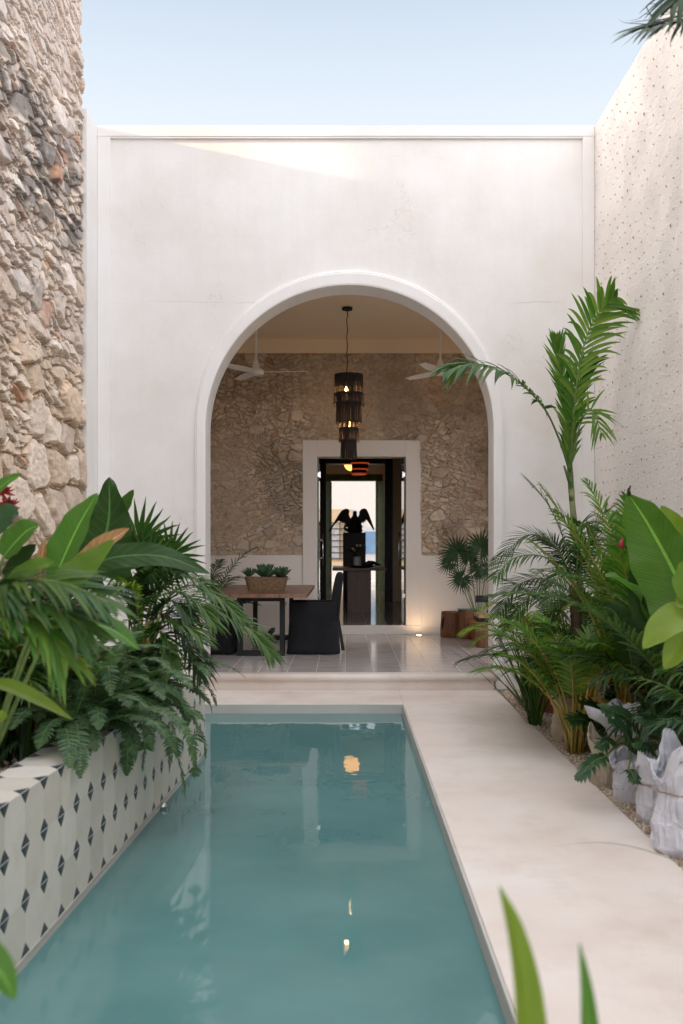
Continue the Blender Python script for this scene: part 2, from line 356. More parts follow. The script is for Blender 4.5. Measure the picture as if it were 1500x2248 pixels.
# ------------------------------------------------------------------ mesh builder
class MB:
    def __init__(s): s.v = []; s.f = []; s.mi = []; s.uv = {}; s.sm = []
    def face(s, idx, mi=0, smooth=False, uv=None):
        if uv: s.uv[len(s.f)] = uv
        s.f.append(tuple(idx)); s.mi.append(mi); s.sm.append(smooth)
    def quad(s, a, b, c, d, mi=0):
        n = len(s.v); s.v += [tuple(a), tuple(b), tuple(c), tuple(d)]; s.face((n, n+1, n+2, n+3), mi)
    def box(s, x0, x1, y0, y1, z0, z1, mi=0, M=None):
        n = len(s.v)
        P = [V((x, y, z)) for z in (z0, z1) for y in (y0, y1) for x in (x0, x1)]
        if M is not None: P = [M @ p for p in P]
        s.v += [tuple(p) for p in P]
        for q in ((0, 2, 3, 1), (4, 5, 7, 6), (0, 1, 5, 4), (2, 6, 7, 3), (0, 4, 6, 2), (1, 3, 7, 5)):
            s.face([n + i for i in q], mi)
    def tube(s, pts, r, n=6, mi=0, cap=True):
        pts = [V(p) for p in pts]; k = len(pts)
        rr = r if hasattr(r, '__len__') else [r] * k
        b = len(s.v); ref = V((0.31, .17, .93))
        T0 = (pts[1] - pts[0]).normalized()
        A = T0.cross(ref)
        if A.length < .1: A = T0.cross(V((1, 0, 0)))
        A.normalize()
        for i, p in enumerate(pts):
            T = (pts[min(i+1, k-1)] - pts[max(i-1, 0)]).normalized()
            A = (A - T * A.dot(T)).normalized(); B = T.cross(A)
            for j in range(n):
                a = 2 * PI * j / n
                s.v.append(tuple(p + (A * math.cos(a) + B * math.sin(a)) * rr[i]))
        for i in range(k - 1):
            for j in range(n):
                a = b + i*n + j; c = b + i*n + (j+1) % n
                s.face((a, c, c + n, a + n), mi, True)
        if cap:
            s.face([b + j for j in range(n)][::-1], mi); s.face([b + (k-1)*n + j for j in range(n)], mi)
    def lathe(s, prof, n=24, c=(0, 0, 0), mi=0, wob=None, cap=True):
        b = len(s.v); c = V(c)
        for i, (r, z) in enumerate(prof):
            for j in range(n):
                a = 2*PI*j/n; q = r * (wob(a, z) if wob else 1)
                s.v.append((c.x + q*math.cos(a), c.y + q*math.sin(a), c.z + z))
        for i in range(len(prof)-1):
            for j in range(n):
                a = b+i*n+j; d = b+i*n+(j+1) % n
                s.face((a, d, d+n, a+n), mi, True)
        if cap:
            s.face([b+j for j in range(n)][::-1], mi); s.face([b+(len(prof)-1)*n+j for j in range(n)], mi)
    def ribbon(s, pts, wid, nrm, fold=.25, mi=0):
        """thin leaf blade: three vertices across, midrib sunk by fold*width"""
        k = len(pts); b = len(s.v)
        for i, p in enumerate(pts):
            T = (pts[min(i+1, k-1)] - pts[max(i-1, 0)])
            S = T.cross(nrm)
            if S.length < 1e-6: S = V((1, 0, 0))
            S.normalize(); Nn = S.cross(T).normalized(); h = wid[i] * .5
            s.v += [tuple(p - S*h + Nn*(fold*h)), tuple(p), tuple(p + S*h + Nn*(fold*h))]
        for i in range(k-1):
            a = b + i*3; v0, v1 = i/(k-1), (i+1)/(k-1)
            s.face((a, a+1, a+4, a+3), mi, True, ((0, v0), (.5, v0), (.5, v1), (0, v1)))
            s.face((a+1, a+2, a+5, a+4), mi, True, ((.5, v0), (1, v0), (1, v1), (.5, v1)))
    def build(s, name, mats, parent=None, loc=None):
        me = bpy.data.meshes.new(name)
        off = V(loc) if loc is not None else None
        vs = s.v if off is None else [(x-off.x, y-off.y, z-off.z) for x, y, z in s.v]
        me.from_pydata(vs, [], s.f)
        if isinstance(mats, str): mats = [mats]
        for mname in mats: me.materials.append(MATS[mname])
        if any(s.mi): me.polygons.foreach_set('material_index', s.mi)
        me.polygons.foreach_set('use_smooth', s.sm)
        if s.uv:
            ul = me.uv_layers.new(name='UVMap')
            for fi, uvs in s.uv.items():
                st = me.polygons[fi].loop_start
                for k_, q in enumerate(uvs): ul.data[st + k_].uv = q
        me.update()
        o = bpy.data.objects.new(name, me); col.objects.link(o)
        if off is not None: o.location = off
        if parent is not None:
            o.parent = parent
            o.location = (off if off is not None else V((0, 0, 0))) - WORLD.get(parent.name, V((0, 0, 0)))
            WORLD[o.name] = WORLD.get(parent.name, V((0, 0, 0))) + V(o.location)
        else: WORLD[o.name] = V(o.location)
        return o
WORLD = {}     # world position of unrotated objects, so that parts can be written in world coordinates

def thing(name, label, cat, loc=(0, 0, 0), group=None):
    o = bpy.data.objects.new(name, None); col.objects.link(o); o.location = loc; o.empty_display_size = .1
    WORLD[o.name] = V(loc)
    return tag(o, label, cat, group)
def tag(o, label, cat, group=None):
    o['label'] = label; o['category'] = cat
    if group: o['group'] = group
    return o
def struct(o, kind='structure'): o['kind'] = kind; return o

def bevel(o, wdt=.008, seg=2):
    m = o.modifiers.new('bevel', 'BEVEL'); m.width = wdt; m.segments = seg; m.limit_method = 'ANGLE'; return o

def catmull(pts, n):
    pts = [V(p) for p in pts]
    if len(pts) == 2: return [pts[0].lerp(pts[1], i/(n-1)) for i in range(n)]
    P = [pts[0]*2 - pts[1]] + pts + [pts[-1]*2 - pts[-2]]
    out = []; m = len(pts) - 1
    for i in range(n):
        t = i/(n-1)*m; k = min(int(t), m-1); u = t-k
        a, b, c, d = P[k:k+4]
        out.append(.5*((2*b) + (c-a)*u + (2*a-5*b+4*c-d)*u*u + (3*b-a-3*c+d)*u**3))
    return out

# ------------------------------------------------------------------ numpy height fields for rubble stone
def h2(ix, iy, k):
    n = (ix.astype(np.int64)*374761393 + iy.astype(np.int64)*668265263 + k*974634777) & 0x7fffffff
    n = ((n ^ (n >> 13)) * 1274126177) & 0x7fffffff
    n = ((n ^ (n >> 16)) * 1103515245) & 0x7fffffff
    return (n ^ (n >> 15)) % 100003 / 100003.0
def vnoise(u, v, k):
    iu, iv = np.floor(u), np.floor(v); fu, fv = u-iu, v-iv
    fu = fu*fu*(3-2*fu); fv = fv*fv*(3-2*fv)
    a = h2(iu, iv, k); b = h2(iu+1, iv, k); c = h2(iu, iv+1, k); d = h2(iu+1, iv+1, k)
    return (a*(1-fu)+b*fu)*(1-fv) + (c*(1-fu)+d*fu)*fv
def fbm(u, v, k, o=4):
    s = 0; a = .5
    for i in range(o): s = s + a*vnoise(u*2**i, v*2**i, k+i*17); a *= .5
    return s / (1 - .5**o)
def voro(u, v, k):
    iu, iv = np.floor(u), np.floor(v)
    F1 = np.full(u.shape, 9.0); F2 = F1.copy(); ci = np.zeros(u.shape); cj = ci.copy(); dx = ci.copy(); dy = ci.copy()
    for a in (-1, 0, 1):
        for b in (-1, 0, 1):
            x = iu+a; y = iv+b
            px = x + .1 + .8*h2(x, y, k) - u; py = y + .1 + .8*h2(x, y, k+5) - v
            d = np.sqrt(px*px+py*py); c = d < F1
            F2 = np.where(c, F1, np.minimum(F2, d))
            ci = np.where(c, x, ci); cj = np.where(c, y, cj); dx = np.where(c, px, dx); dy = np.where(c, py, dy)
            F1 = np.where(c, d, F1)
    return F1, F2, ci, cj, dx, dy
def sstep(x, a, b):
    t = np.clip((x-a)/(b-a), 0, 1); return t*t*(3-2*t)

def rubble(u, v, seed, amp, big_bias, sizes=((.30, .20), (.11, .045), (.06, .03)), gz=1.0):
    """u along the wall, v up (metres) -> height and colour of a rubble wall"""
    w1, w2 = .07*gz, .016*gz
    uo = u; u = u/gz**.5
    wu = uo + w1*(fbm(u*4, v*4, seed+3)-.5) + w2*(fbm(u*17, v*17, seed+4, 3)-.5)
    wv = v + w1*(fbm(u*4, v*4, seed+9)-.5) + w2*(fbm(u*17, v*17, seed+8, 3)-.5)
    hs = []
    _, _, pi_, pj_, pdx, pdy = voro(wu/(.42*gz), wv/.40, seed+30)       # slivers lie at an angle that changes from patch to patch
    ang = (h2(pi_, pj_, seed+31)-.5)*2.0; off = h2(pi_, pj_, seed+32)*37
    lu, lv = -pdx*.42*gz, -pdy*.40
    for i, (a, b) in enumerate(sizes):
        if i:
            uu = lu*np.cos(ang*.5)+lv*gz*np.sin(ang*.5)+off; vv = -lu/gz*np.sin(ang*.5)+lv*np.cos(ang*.5)+off
        else: uu, vv = wu, wv
        F1, F2, ci, cj, dx, dy = voro(uu/a, vv/b, seed+40*i)
        e = F2-F1; r = h2(ci, cj, seed+101); t1 = h2(ci, cj, seed+102)-.5; t2 = h2(ci, cj, seed+103)-.5
        body = sstep(e, .0, .24 if i == 0 else .20)
        dome = np.sqrt(np.clip(1-(F1/.95)**2, 0, 1))
        h = body*(.55+.35*dome+.50*r + dx*t1*1.3 + dy*(t2*.9+.55))
        hs.append((h, body, r, ci, cj))
    big = (hs[0][2] < big_bias) & (hs[0][1] > .05)
    h = np.where(big, hs[0][0]*1.25+.35*(fbm(u*9, v*11, seed+70)-.5), 0)
    mid = (~big) & (h2(hs[1][3], hs[1][4], seed+300) < .66)
    h = np.where(mid, hs[1][0]*.80, h)
    sm = (~big) & (~mid)
    h = np.where(sm, hs[2][0]*.55, h)
    body = np.where(big, hs[0][1], np.where(mid, hs[1][1], hs[2][1]))
    cid = [np.where(big, hs[0][q], np.where(mid, hs[1][q], hs[2][q])) for q in (3, 4)]
    h = h + .22*(fbm(u*2.2, v*2.2, seed+80)-.5) + .16*(fbm(u*(26/gz**.6), v*26, seed+81, 4)-.5)
    c = h2(cid[0], cid[1], seed+500)[..., None]; c2 = h2(cid[0], cid[1], seed+501)[..., None]
    pal = np.array([(.62, .55, .47), (.70, .66, .61), (.57, .52, .47), (.66, .58, .49), (.73, .70, .66), (.52, .48, .44), (.50, .30, .20)])
    idx = np.minimum((c[..., 0]*6.12).astype(int), 6)
    colr = pal[idx]*(.88+.22*c2)
    blot = sstep(fbm(u*5, v*5, seed+600), .45, .7)[..., None]
    colr = colr*(1-.3*blot) + np.array((.74, .71, .67))*.3*blot
    mort = np.array((.52, .44, .36))
    bb = sstep(body, 0, .5)[..., None]
    colr = colr*bb + mort*(1-bb)
    return h*amp, colr

def heightfield(name, mat, us, vs, pos, hfun, parent=None, hole=None):
    U, W = np.meshgrid(us, vs, indexing='ij')
    h, c = hfun(U, W)
    P = pos(U, W, h).reshape(-1, 3)
    nu, nv = len(us), len(vs)
    I = np.arange(nu*nv).reshape(nu, nv)
    q = np.stack([I[:-1, :-1], I[1:, :-1], I[1:, 1:], I[:-1, 1:]], -1).reshape(-1, 4)
    if hole is not None:
        keep = ~hole(U, W)[:-1, :-1].ravel(); q = q[keep]
    me = bpy.data.meshes.new(name)
    me.vertices.add(len(P)); me.vertices.foreach_set('co', P.astype(np.float32).ravel())
    me.loops.add(q.size); me.loops.foreach_set('vertex_index', q.astype(np.int32).ravel())
    me.polygons.add(len(q)); me.polygons.foreach_set('loop_start', np.arange(0, q.size, 4, dtype=np.int32))
    me.update(calc_edges=True); me.validate()
    ca = me.color_attributes.new('Col', 'FLOAT_COLOR', 'POINT')
    cc = np.ones((len(P), 4), np.float32); cc[:, :3] = c.reshape(-1, 3); ca.data.foreach_set('color', cc.ravel())
    me.polygons.foreach_set('use_smooth', np.zeros(len(q), bool))
    me.materials.append(MATS[mat])
    o = bpy.data.objects.new(name, me); col.objects.link(o); WORLD[o.name] = V((0, 0, 0))
    if parent is not None:
        o.parent = parent; o.location = -WORLD[parent.name]
    return o

# ================================================================== SETTING
XL, XR, YF = -2.48, 2.50, 10.0            # lot: left wall, right wall, facade plane
ZT, ZH, TOP = .16, .292, 5.64             # terrace floor, hall floor, top of the facade
YB = 14.39                                # back wall of the terrace room
PX0, PX1, PY1 = -1.60, .53, 9.086         # pool
BEDX = 1.508                              # edge between deck and gravel

b = MB(); b.quad((-400, -400, -2.2), (400, -400, -2.2), (400, 800, -2.2), (-400, 800, -2.2)); struct(b.build('ground', 'earth'))
b = MB()
b.box(PX1, BEDX, -5, YF+.05, -1.9, 0); b.box(PX0, PX1, PY1, YF+.05, -1.9, 0); b.box(XL-.3, PX0, -5, YF+.05, -1.9, 0)
b.box(PX0, PX1, -5, -1.2, -1.9, 0)
struct(bevel(b.build('pool_deck', 'polished_cement'), .006, 2))
b = MB()   # plastered lining of the pool, a skin 12 mm in front of the deck's mass
b.box(PX0, PX1, -1.2, PY1, -1.5, -1.38)
b.box(PX1-.012, PX1-.001, -1.19, PY1-.013, -1.38, -.006); b.box(PX0, PX1-.001, PY1-.012, PY1-.001, -1.38, -.006); b.box(PX0+.001, PX0+.012, -1.19, PY1-.013, -1.38, -.006)
b.box(PX0+.012, PX1-.012, PY1-.75, PY1-.012, -1.38, -.75)
struct(b.build('pool_basin', 'pool_cement'))
b = MB(); b.quad((PX0+.012, -1.19, -.087), (PX1-.012, -1.19, -.087), (PX1-.012, PY1-.012, -.087), (PX0+.012, PY1-.012, -.087))
struct(b.build('pool_water', 'pool_water'))

# gravel bed on the right
def gravel(name, x0, x1, y0, y1, z, n, near):
    us = np.linspace(x0, x1, 50); vs = np.linspace(y0, y1, 260)
    U, W = np.meshgrid(us, vs, indexing='ij')
    mb = MB()
    H = z + .02*(fbm(U*5, W*5, 3)-.5) + .01*(fbm(U*22, W*22, 9)-.5)
    nu, nv = H.shape
    mb.v = [(U[i, j], W[i, j], H[i, j]) for i in range(nu) for j in range(nv)]
    for i in range(nu-1):
        for j in range(nv-1): mb.face((i*nv+j, (i+1)*nv+j, (i+1)*nv+j+1, i*nv+j+1), 0, True)
    r = random.Random(5)
    for k in range(n):
        x = r.uniform(x0+.01, x1-.01); y = near + (y1-near)*r.random()
        s_ = r.uniform(.005, .013)
        i = int((x-x0)/(x1-x0)*(nu-1)); j = int((y-y0)/(y1-y0)*(nv-1)); zz = H[i, j]+s_*.3
        q = len(mb.v); a0 = r.random()*6
        for t in range(4): mb.v.append((x+s_*math.cos(a0+t*1.57)*r.uniform(.7, 1.2), y+s_*math.sin(a0+t*1.57)*r.uniform(.7, 1.2), zz+r.uniform(-.3, .2)*s_))
        mb.v.append((x, y, zz+s_*.8)); mb.v.append((x, y, zz-s_*.8))
        for t in range(4): mb.face((q+t, q+(t+1) % 4, q+4), 1); mb.face((q+(t+1) % 4, q+t, q+5), 1)
    return struct(mb.build(name, ['gravel', 'pebble']), 'stuff')
b = MB(); b.box(BEDX, XR+.3, -5, YF+.05, -1.9, -.04); struct(b.build('bed_soil', 'earth'))
gravel('gravel_bed', BEDX+.002, XR-.002, 2.0, YF-.002, -.012, 15000, 3.6)

# ------------------------------------------------------------------ left rubble wall
def left_wall():
    us = np.concatenate([np.linspace(-5, 5.5, 60, endpoint=False), np.linspace(5.5, 6.9, 60, endpoint=False), np.linspace(6.9, 9.58, 330)])
    vs = np.linspace(-.2, 7.8, 760)
    def f(U, W):
        low = sstep(3.1 + .8*(fbm(U*.7, W*.7, 77)-.5) - W, -.25, .25)
        h1, c1 = rubble(U, W, 11, .060, .66, ((.52, .32), (.28, .095), (.18, .06)), 2.2)
        h2_, c2 = rubble(U, W, 23, .052, .26, ((.34, .22), (.23, .095), (.15, .058)), 2.2)
        h = h1*low + h2_*(1-low); c = c1*low[..., None]+c2*(1-low[..., None])
        warm = np.array((1.06, .97, .86))*low[..., None] + np.array((1.10, 1.05, 1.01))*(1-low[..., None])
        c = c*warm
        # weathering: grey-black lichen band and reddish upper plaster remains
        m = sstep(fbm(U*.8, W*1.3, 140)+.10, .44, .62)*sstep(W, 3.2, 3.8)*(1-sstep(W, 4.9, 5.5))
        m = m*sstep(fbm(U*5, W*9, 150), .36, .56)
        c = c*(1-.70*m[..., None]) + np.array((.085, .08, .078))*.70*m[..., None]
        up = sstep(W, 4.9, 5.9)*sstep(fbm(U*1.4, W*1.4, 160), .35, .6)
        c = c*(1-.55*up[..., None]) + np.array((.62, .53, .47))*.55*up[..., None]
        h = h*(1-.45*up)
        end = sstep(U, 9.5, 9.58); h = h - .05*end*fbm(U*0+3, W*6, 44)
        return h, np.clip(c, 0, 1)
    def pos(U, W, h):
        jag = .05*(fbm(W*7, U*0+2, 91)-.5)*sstep(U, 9.3, 9.58)
        return np.stack([XL-.065+h, U+jag, W], -1)
    root = thing('rubble_wall', 'tall bare wall of rough pale limestone rubble with dark lichen, left of the pool', 'stone wall', (XL-.3, 9.5, 0))
    heightfield('stone_face', 'limestone', us, vs, pos, f, root)
    m = MB(); m.box(XL-.75, XL-.075, -5, 9.54, -.3, 7.78)
    m.build('wall_core', 'pool_cement', root)
left_wall()

# ------------------------------------------------------------------ right plaster wall
def right_wall():
    m = MB(); m.box(XR, XR+.45, -5, YF+.35, -.3, TOP+.0)
    r = random.Random(12); row = 0
    z = .9
    while z < TOP-.05:
        y = 5.5 + (row % 2)*.085
        while y < 9.97:
            yy = y+r.uniform(-.014, .014); zz = z+r.uniform(-.012, .012); s = r.uniform(.004, .010)*(1.0 if r.random() < .85 else 1.6)
            if r.random() < .12: y += .165; continue
            mi = 1 if r.random() < .6 else 2
            q = len(m.v)
            m.v += [(XR-.003, yy-s*.5, zz), (XR-.003, yy+s*.5, zz+s*.2), (XR-.002, yy+s*r.uniform(-.3, .3), zz-s*r.uniform(.7, 1.5)), (XR-.002, yy+s*r.uniform(-.3, .3), zz+s*1.1), (XR-.014, yy, zz)]
            for t in ((0, 2, 4), (2, 1, 4), (1, 3, 4), (3, 0, 4)): m.face(t_ := [q+i for i in t], mi)
            y += .165
        z += .115; row += 1
    o = m.build('plaster_wall', ['rough_plaster', 'chip_red', 'chip_dark'], loc=(XR, 8, 0))
    tag(o, 'rough whitewashed plaster wall dotted with small red stone chips, right of the pool', 'garden wall')
right_wall()

# ------------------------------------------------------------------ facade with the big arch
AX, AR, ASP, AT = .0437, 1.443, 2.607, .35       # arch centre, radius, springing height, wall thickness
def arc(r, cz, n=48, z0=None):
    pts = [(AX - r, z0)] if z0 is not None else []
    pts += [(AX - r*math.cos(PI*i/n), cz + r*math.sin(PI*i/n)) for i in range(n+1)]
    if z0 is not None: pts.append((AX + r, z0))
    return pts
def facade():
    root = thing('arched_facade', 'tall white plaster house front with one large round arch, at the end of the pool', 'house front', (AX, YF, 0))
    m = MB(); A = arc(AR, ASP); y0, y1 = YF, YF+AT
    x0, x1 = XL-.02, XR-.002
    def pl(y, flip):
        polys = [[(x0, -.3), (AX-AR, -.3), (AX-AR, ASP), (x0, ASP)], [(AX+AR, -.3), (x1, -.3), (x1, ASP), (AX+AR, ASP)],
                 [(x0, ASP), (AX-AR, ASP), (AX-AR, TOP), (x0, TOP)], [(AX+AR, ASP), (x1, ASP), (x1, TOP), (AX+AR, TOP)]]
        for i in range(len(A)-1): polys.append([A[i], A[i+1], (A[i+1][0], TOP), (A[i][0], TOP)])
        for p in polys:
            q = [(x, y, z) for x, z in p]
            m.quad(*(q if not flip else q[::-1]))
    pl(y0, False); pl(y1, True)
    path = [(AX-AR, -.3)] + A + [(AX+AR, -.3)]
    for i in range(len(path)-1):
        (xa, za), (xb, zb) = path[i], path[i+1]
        n = len(m.v); m.v += [(xa, y0, za), (xb, y0, zb), (xb, y1, zb), (xa, y1, za)]; m.face((n, n+1, n+2, n+3))
    m.quad((x0, y0, TOP), (x1, y0, TOP), (x1, y1, TOP), (x0, y1, TOP))
    m.build('wall', 'plaster', root)
    # archivolt: a raised band round the opening
    prof = [(0.0, -.001), (.002, -.040), (.014, -.046), (.088, -.046), (.094, -.032), (.104, -.032), (.112, -.026), (.116, 0.001)]
    m = MB(); nn = 60; ring = []
    for off, dy in prof:
        r = AR - .003 + off
        ring.append([(x, YF+dy, z + (off/.116)*.038*max(0, min(1, (z-ASP)/.5))) for x, z in arc(r, ASP, nn, 0.162)])
    for a in range(len(ring)-1):
        n = len(m.v); k = len(ring[0]); m.v += ring[a] + ring[a+1]
        for i in range(k-1): m.face((n+i, n+i+1, n+k+i+1, n+k+i))
    m.build('archivolt', 'plaster_trim', root)
    # raised border band
    m = MB(); m.box(x0+.022, XL+.13, YF-.030, YF, -.02, TOP-.1); m.build('border_band', 'plaster_trim', root)
    m = MB(); m.box(XR-.122, XR-.004, YF-.030, YF, -.02, TOP-.1); m.build('border_band', 'plaster_trim', root)
    m = MB(); m.box(x0+.022, XR-.004, YF-.034, YF-.001, TOP-.1, TOP+.006); m.box(x0+.022, XR-.004, YF-.026, YF-.001, TOP-.118, TOP-.1)
    m.build('coping', 'plaster_trim', root)
    for xa, xb in ((AX-AR-.17, AX-AR-.02), (AX+AR+.02, AX+AR+.13)):
        m = MB(); m.box(xa, xb, YF-.045, YF-.002, 0, .155); bevel(m.build('plinth', 'plaster_trim', root), .008)
facade()
m = MB(); m.box(XL-.5, XL, 9.56, YF-.001, -.3, TOP-.005); o = m.build('return_wall', 'plaster', loc=(XL-.2, 9.8, 0))
tag(o, 'narrow white plaster return between the stone wall and the arched house front', 'wall')

# ------------------------------------------------------------------ terrace room
m = MB(); m.box(XL, XR, YF+.002, YB, -.3, ZT)
struct(m.build('terrace_floor', 'terrace_tile'))
def step():
    root = thing('entrance_step', 'pale cement step with rounded nosing below the arch', 'step', (AX, YF-.05, 0))
    m = MB(); m.box(AX-AR+.002, AX+AR-.002, YF-.05, YF+.03, .001, ZT-.065); m.build('riser', 'polished_cement', root)
    m = MB(); pr = []
    for i in range(9): a = -PI/2 - PI*i/8; pr.append((YF-.062+.036*math.cos(a), ZT-.034+.036*math.sin(a)))
    pr = [(YF+.06, ZT-.068), (YF-.05, ZT-.068)] + pr[::1] + [(YF-.05, ZT+.003), (YF+.06, ZT+.003)]
    x0, x1 = AX-AR-.02, AX+AR+.03; n = len(m.v); k = len(pr)
    xs = [AX-AR+.0025, AX+AR-.0025]
    for x in (x0, x1): m.v += [(x, y, z) for y, z in pr]
    for i in range(k-1): m.face((n+i, n+i+1, n+k+i+1, n+k+i), 0, True)
    m.face(list(range(n, n+k))[::-1]); m.face(list(range(n+k, n+2*k)))
    m.build('nosing', 'polished_cement', root)
step()
m = MB(); m.box(XL-.4, XR+.4, YF+AT, YB+.3, 4.41, 4.75); struct(m.build('terrace_ceiling', 'plaster_ceiling'))
for nm, x0, x1, lb in (('side_wall', XL-.4, XL, 'plain plaster side wall of the terrace room behind the dining table'), ('side_wall', XR, XR+.4, 'plain plaster side wall of the terrace room behind the log stools')):
    m = MB()
    if x0 < 0: m.box(x0, x1, YF+AT+.001, YB+.3, -.3, 4.41)
    else:      # wide opening added to let daylight into the room, out of sight from the pool
        m.box(x0, x1, YF+AT+.001, 10.9, -.3, 4.41); m.box(x0, x1, 13.2, YB+.3, -.3, 4.41); m.box(x0, x1, 10.9, 13.2, -.3, ZT); m.box(x0, x1, 10.9, 13.2, 3.6, 4.41)
    o = m.build(nm, 'plaster_room', loc=((x0+x1)/2, 12, 0)); tag(o, lb, 'wall')

DX0, DX1, DT = -.401, .875, 2.72                 # doorway
FX0, FX1, FT = -.612, 1.099, 2.957               # its white surround
def back_wall():
    root = thing('back_wall', 'rough rubble stone back wall of the terrace room round the white framed doorway', 'stone wall', (.24, YB, ZT))
    us = np.linspace(XL, XR, 400); vs = np.linspace(1.30, 4.215, 235)
    def f(U, W):
        h, c = rubble(U, W, 57, .036, .14, ((.20, .14), (.12, .062), (.085, .045)), .8)
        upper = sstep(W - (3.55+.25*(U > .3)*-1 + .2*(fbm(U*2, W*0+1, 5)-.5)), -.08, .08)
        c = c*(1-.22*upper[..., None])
        d = sstep(fbm(U*1.3+4, W*.9, 210), .48, .62)*(1-.3*upper)
        c = c*(1-.30*d[..., None])
        sm = sstep(fbm(U*1.1+9, W*1.1, 231), .45, .7)
        h = h*(1-.7*sm); c = c*(1-.5*sm[..., None]) + np.array((.50, .44, .38))*.5*sm[..., None]
        return h, np.clip(c, 0, 1)
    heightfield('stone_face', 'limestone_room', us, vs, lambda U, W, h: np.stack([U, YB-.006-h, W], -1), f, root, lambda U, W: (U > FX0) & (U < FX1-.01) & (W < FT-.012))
    m = MB(); y0, y1 = YB+.06, YB+.30
    m.box(XL, DX0-.03, y0, y1, -.3, 4.41); m.box(DX1+.03, XR, y0, y1, -.3, 4.41); m.box(DX0-.03, DX1+.03, y0, y1, DT+.03, 4.41)
    m.build('masonry', 'plaster_room', root)
    m = MB(); m.box(XL, FX0, YB-.012, YB+.06, ZT, 1.305); m.box(FX1, XR, YB-.012, YB+.06, ZT, 1.305)
    m.build('dado', 'plaster_room', root)
    m = MB(); m.box(FX0, DX0, YB-.03, YB+.305, ZH, FT); m.box(DX1, FX1, YB-.03, YB+.305, ZH, FT); m.box(DX0, DX1, YB-.03, YB+.305, DT, FT)
    m.box(FX0, FX1, YB-.03, YB+.06, ZT, ZH-.002)
    bevel(m.build('door_surround', 'plaster_room', root), .006)
    m = MB(); m.box(XL, XR, YB-.075, YB+.06, 4.21, 4.41); m.build('frieze', 'plaster_ceiling', root)
    m = MB(); m.box(XL, FX0-.001, YB-.028, YB-.012, ZT, ZT+.1); m.box(FX1+.001, XR, YB-.028, YB-.012, ZT, ZT+.1); m.build('skirting', 'plaster_room', root)
back_wall()

# ------------------------------------------------------------------ hall, front room and street
m = MB(); m.box(-2.4, 2.6, YB+.31, 25.9, -.3, ZH-.001); m.box(DX0+.001, DX1-.001, YB-.028, YB+.31, ZT, ZH); struct(m.build('hall_floor', 'hall_tile'))
m = MB(); m.box(-2.4, 2.6, YB+.3, 25.6, 3.95, 4.2); struct(m.build('hall_ceiling', 'plaster_ceiling'))
for x0, x1, lb in ((-2.6, -2.4, 'dim side wall of the hall beyond the doorway on the glass door handle side'), (2.6, 2.8, 'dim brown side wall of the hall behind the hall table')):
    m = MB(); m.box(x0, x1, YB+.3, 25.6, -.3, 4.2); tag(m.build('hall_wall', 'plaster_ceiling', loc=(x0, 20, 0)), lb, 'wall')
def partition(name, y0, y1, x0, x1, zt, mat, label, trim=None):
    root = thing(name, label, 'wall', ((x0+x1)/2, y0, ZH))
    m = MB(); m.box(-2.4, x0, y0, y1, ZH, 3.95); m.box(x1, 2.6, y0, y1, ZH, 3.95); m.box(x0, x1, y0, y1, zt, 3.95); m.build('wall', mat, root)
    if trim:
        m = MB(); t = .14
        m.box(x0-t, x0+.02, y0-.04, y1+.01, ZH, zt-.02); m.box(x1-.02, x1+t, y0-.04, y1+.01, ZH, zt-.02); m.box(x0-t, x1+t, y0-.04, y1+.01, zt-.02, zt+t)
        m.build('door_frame', trim, root)
    return root
partition('inner_partition', 20.4, 20.65, -.41, .83, 3.13, 'plaster_ceiling', 'inner wall with a dark framed opening between hall table and street door', 'dark_wood')
partition('street_front', 25.3, 25.6, -.38, .807, 3.10, 'plaster_room', 'front wall of the house with the tall green framed street door opening', 'green_paint')
def leaf_door(hx, sgn, label):
    root = thing('door_leaf', label, 'door', (hx, 25.26, ZH), 'green street door leaves')
    a = R(112)*sgn; M = Matrix.Translation((hx, 25.22, ZH)) @ Matrix.Rotation(-a if sgn > 0 else -a, 4, 'Z')
    L = .56; H = 2.72
    M = Matrix.Translation((hx, 25.22, ZH)) @ Matrix.Rotation(math.atan2(-.92, .38*sgn), 4, 'Z')
    m = MB(); m.box(0, L, -.02, .02, 0.01, H, 0, M)
    for z in np.linspace(.05, H, 8): m.box(0, L, -.034, .034, z-.05, z+.03, 0, M)
    for x in (0, L-.07): m.box(x, x+.07, -.034, .034, .02, H-.01, 0, M)
    m.build('panel', 'green_paint', root)
leaf_door(-.37, -1, 'open green panelled street door leaf, left of the eagle statue')
leaf_door(.80, 1, 'open green panelled street door leaf, right of the eagle statue')
m = MB(); m.box(-60, 60, 25.9, 34, -.3, .12); struct(m.build('street', 'asphalt'))
m = MB(); m.box(-60, 60, 33, 34, .12, .24); struct(m.build('pavement', 'street_white'))
def across():
    root = thing('street_house', 'sunlit white house across the street seen through the open door', 'house', (0, 34, .2))
    m = MB(); m.box(-12, 12, 34, 40, .12, 4.4); m.box(-12, 12, 33.9, 34, 4.2, 4.4); m.build('wall', 'street_white', root)
    m = MB(); m.box(-3.0, .24, 33.93, 34, .75, 2.66); m.build('stone_cladding', 'street_tan', root)
    m = MB(); m.box(-2.6, -.17, 33.90, 33.93, .98, 2.1)
    w_ = m.build('gate_screen', 'street_grey', root)
    m = MB()
    for x in (-.18, -.02, .12, -.5, -1.2): m.box(x-.012, x+.012, 33.86, 33.9, .95, 2.2)
    for z in np.linspace(.98, 2.2, 7): m.box(-2.6, .13, 33.865, 33.895, z-.012, z+.012)
    m.build('iron_bar', 'black_metal', w_)
    m = MB(); m.box(.66, 2.4, 33.94, 34, 1.17, 1.9); m.build('blue_panel', 'street_blue', root)
across()

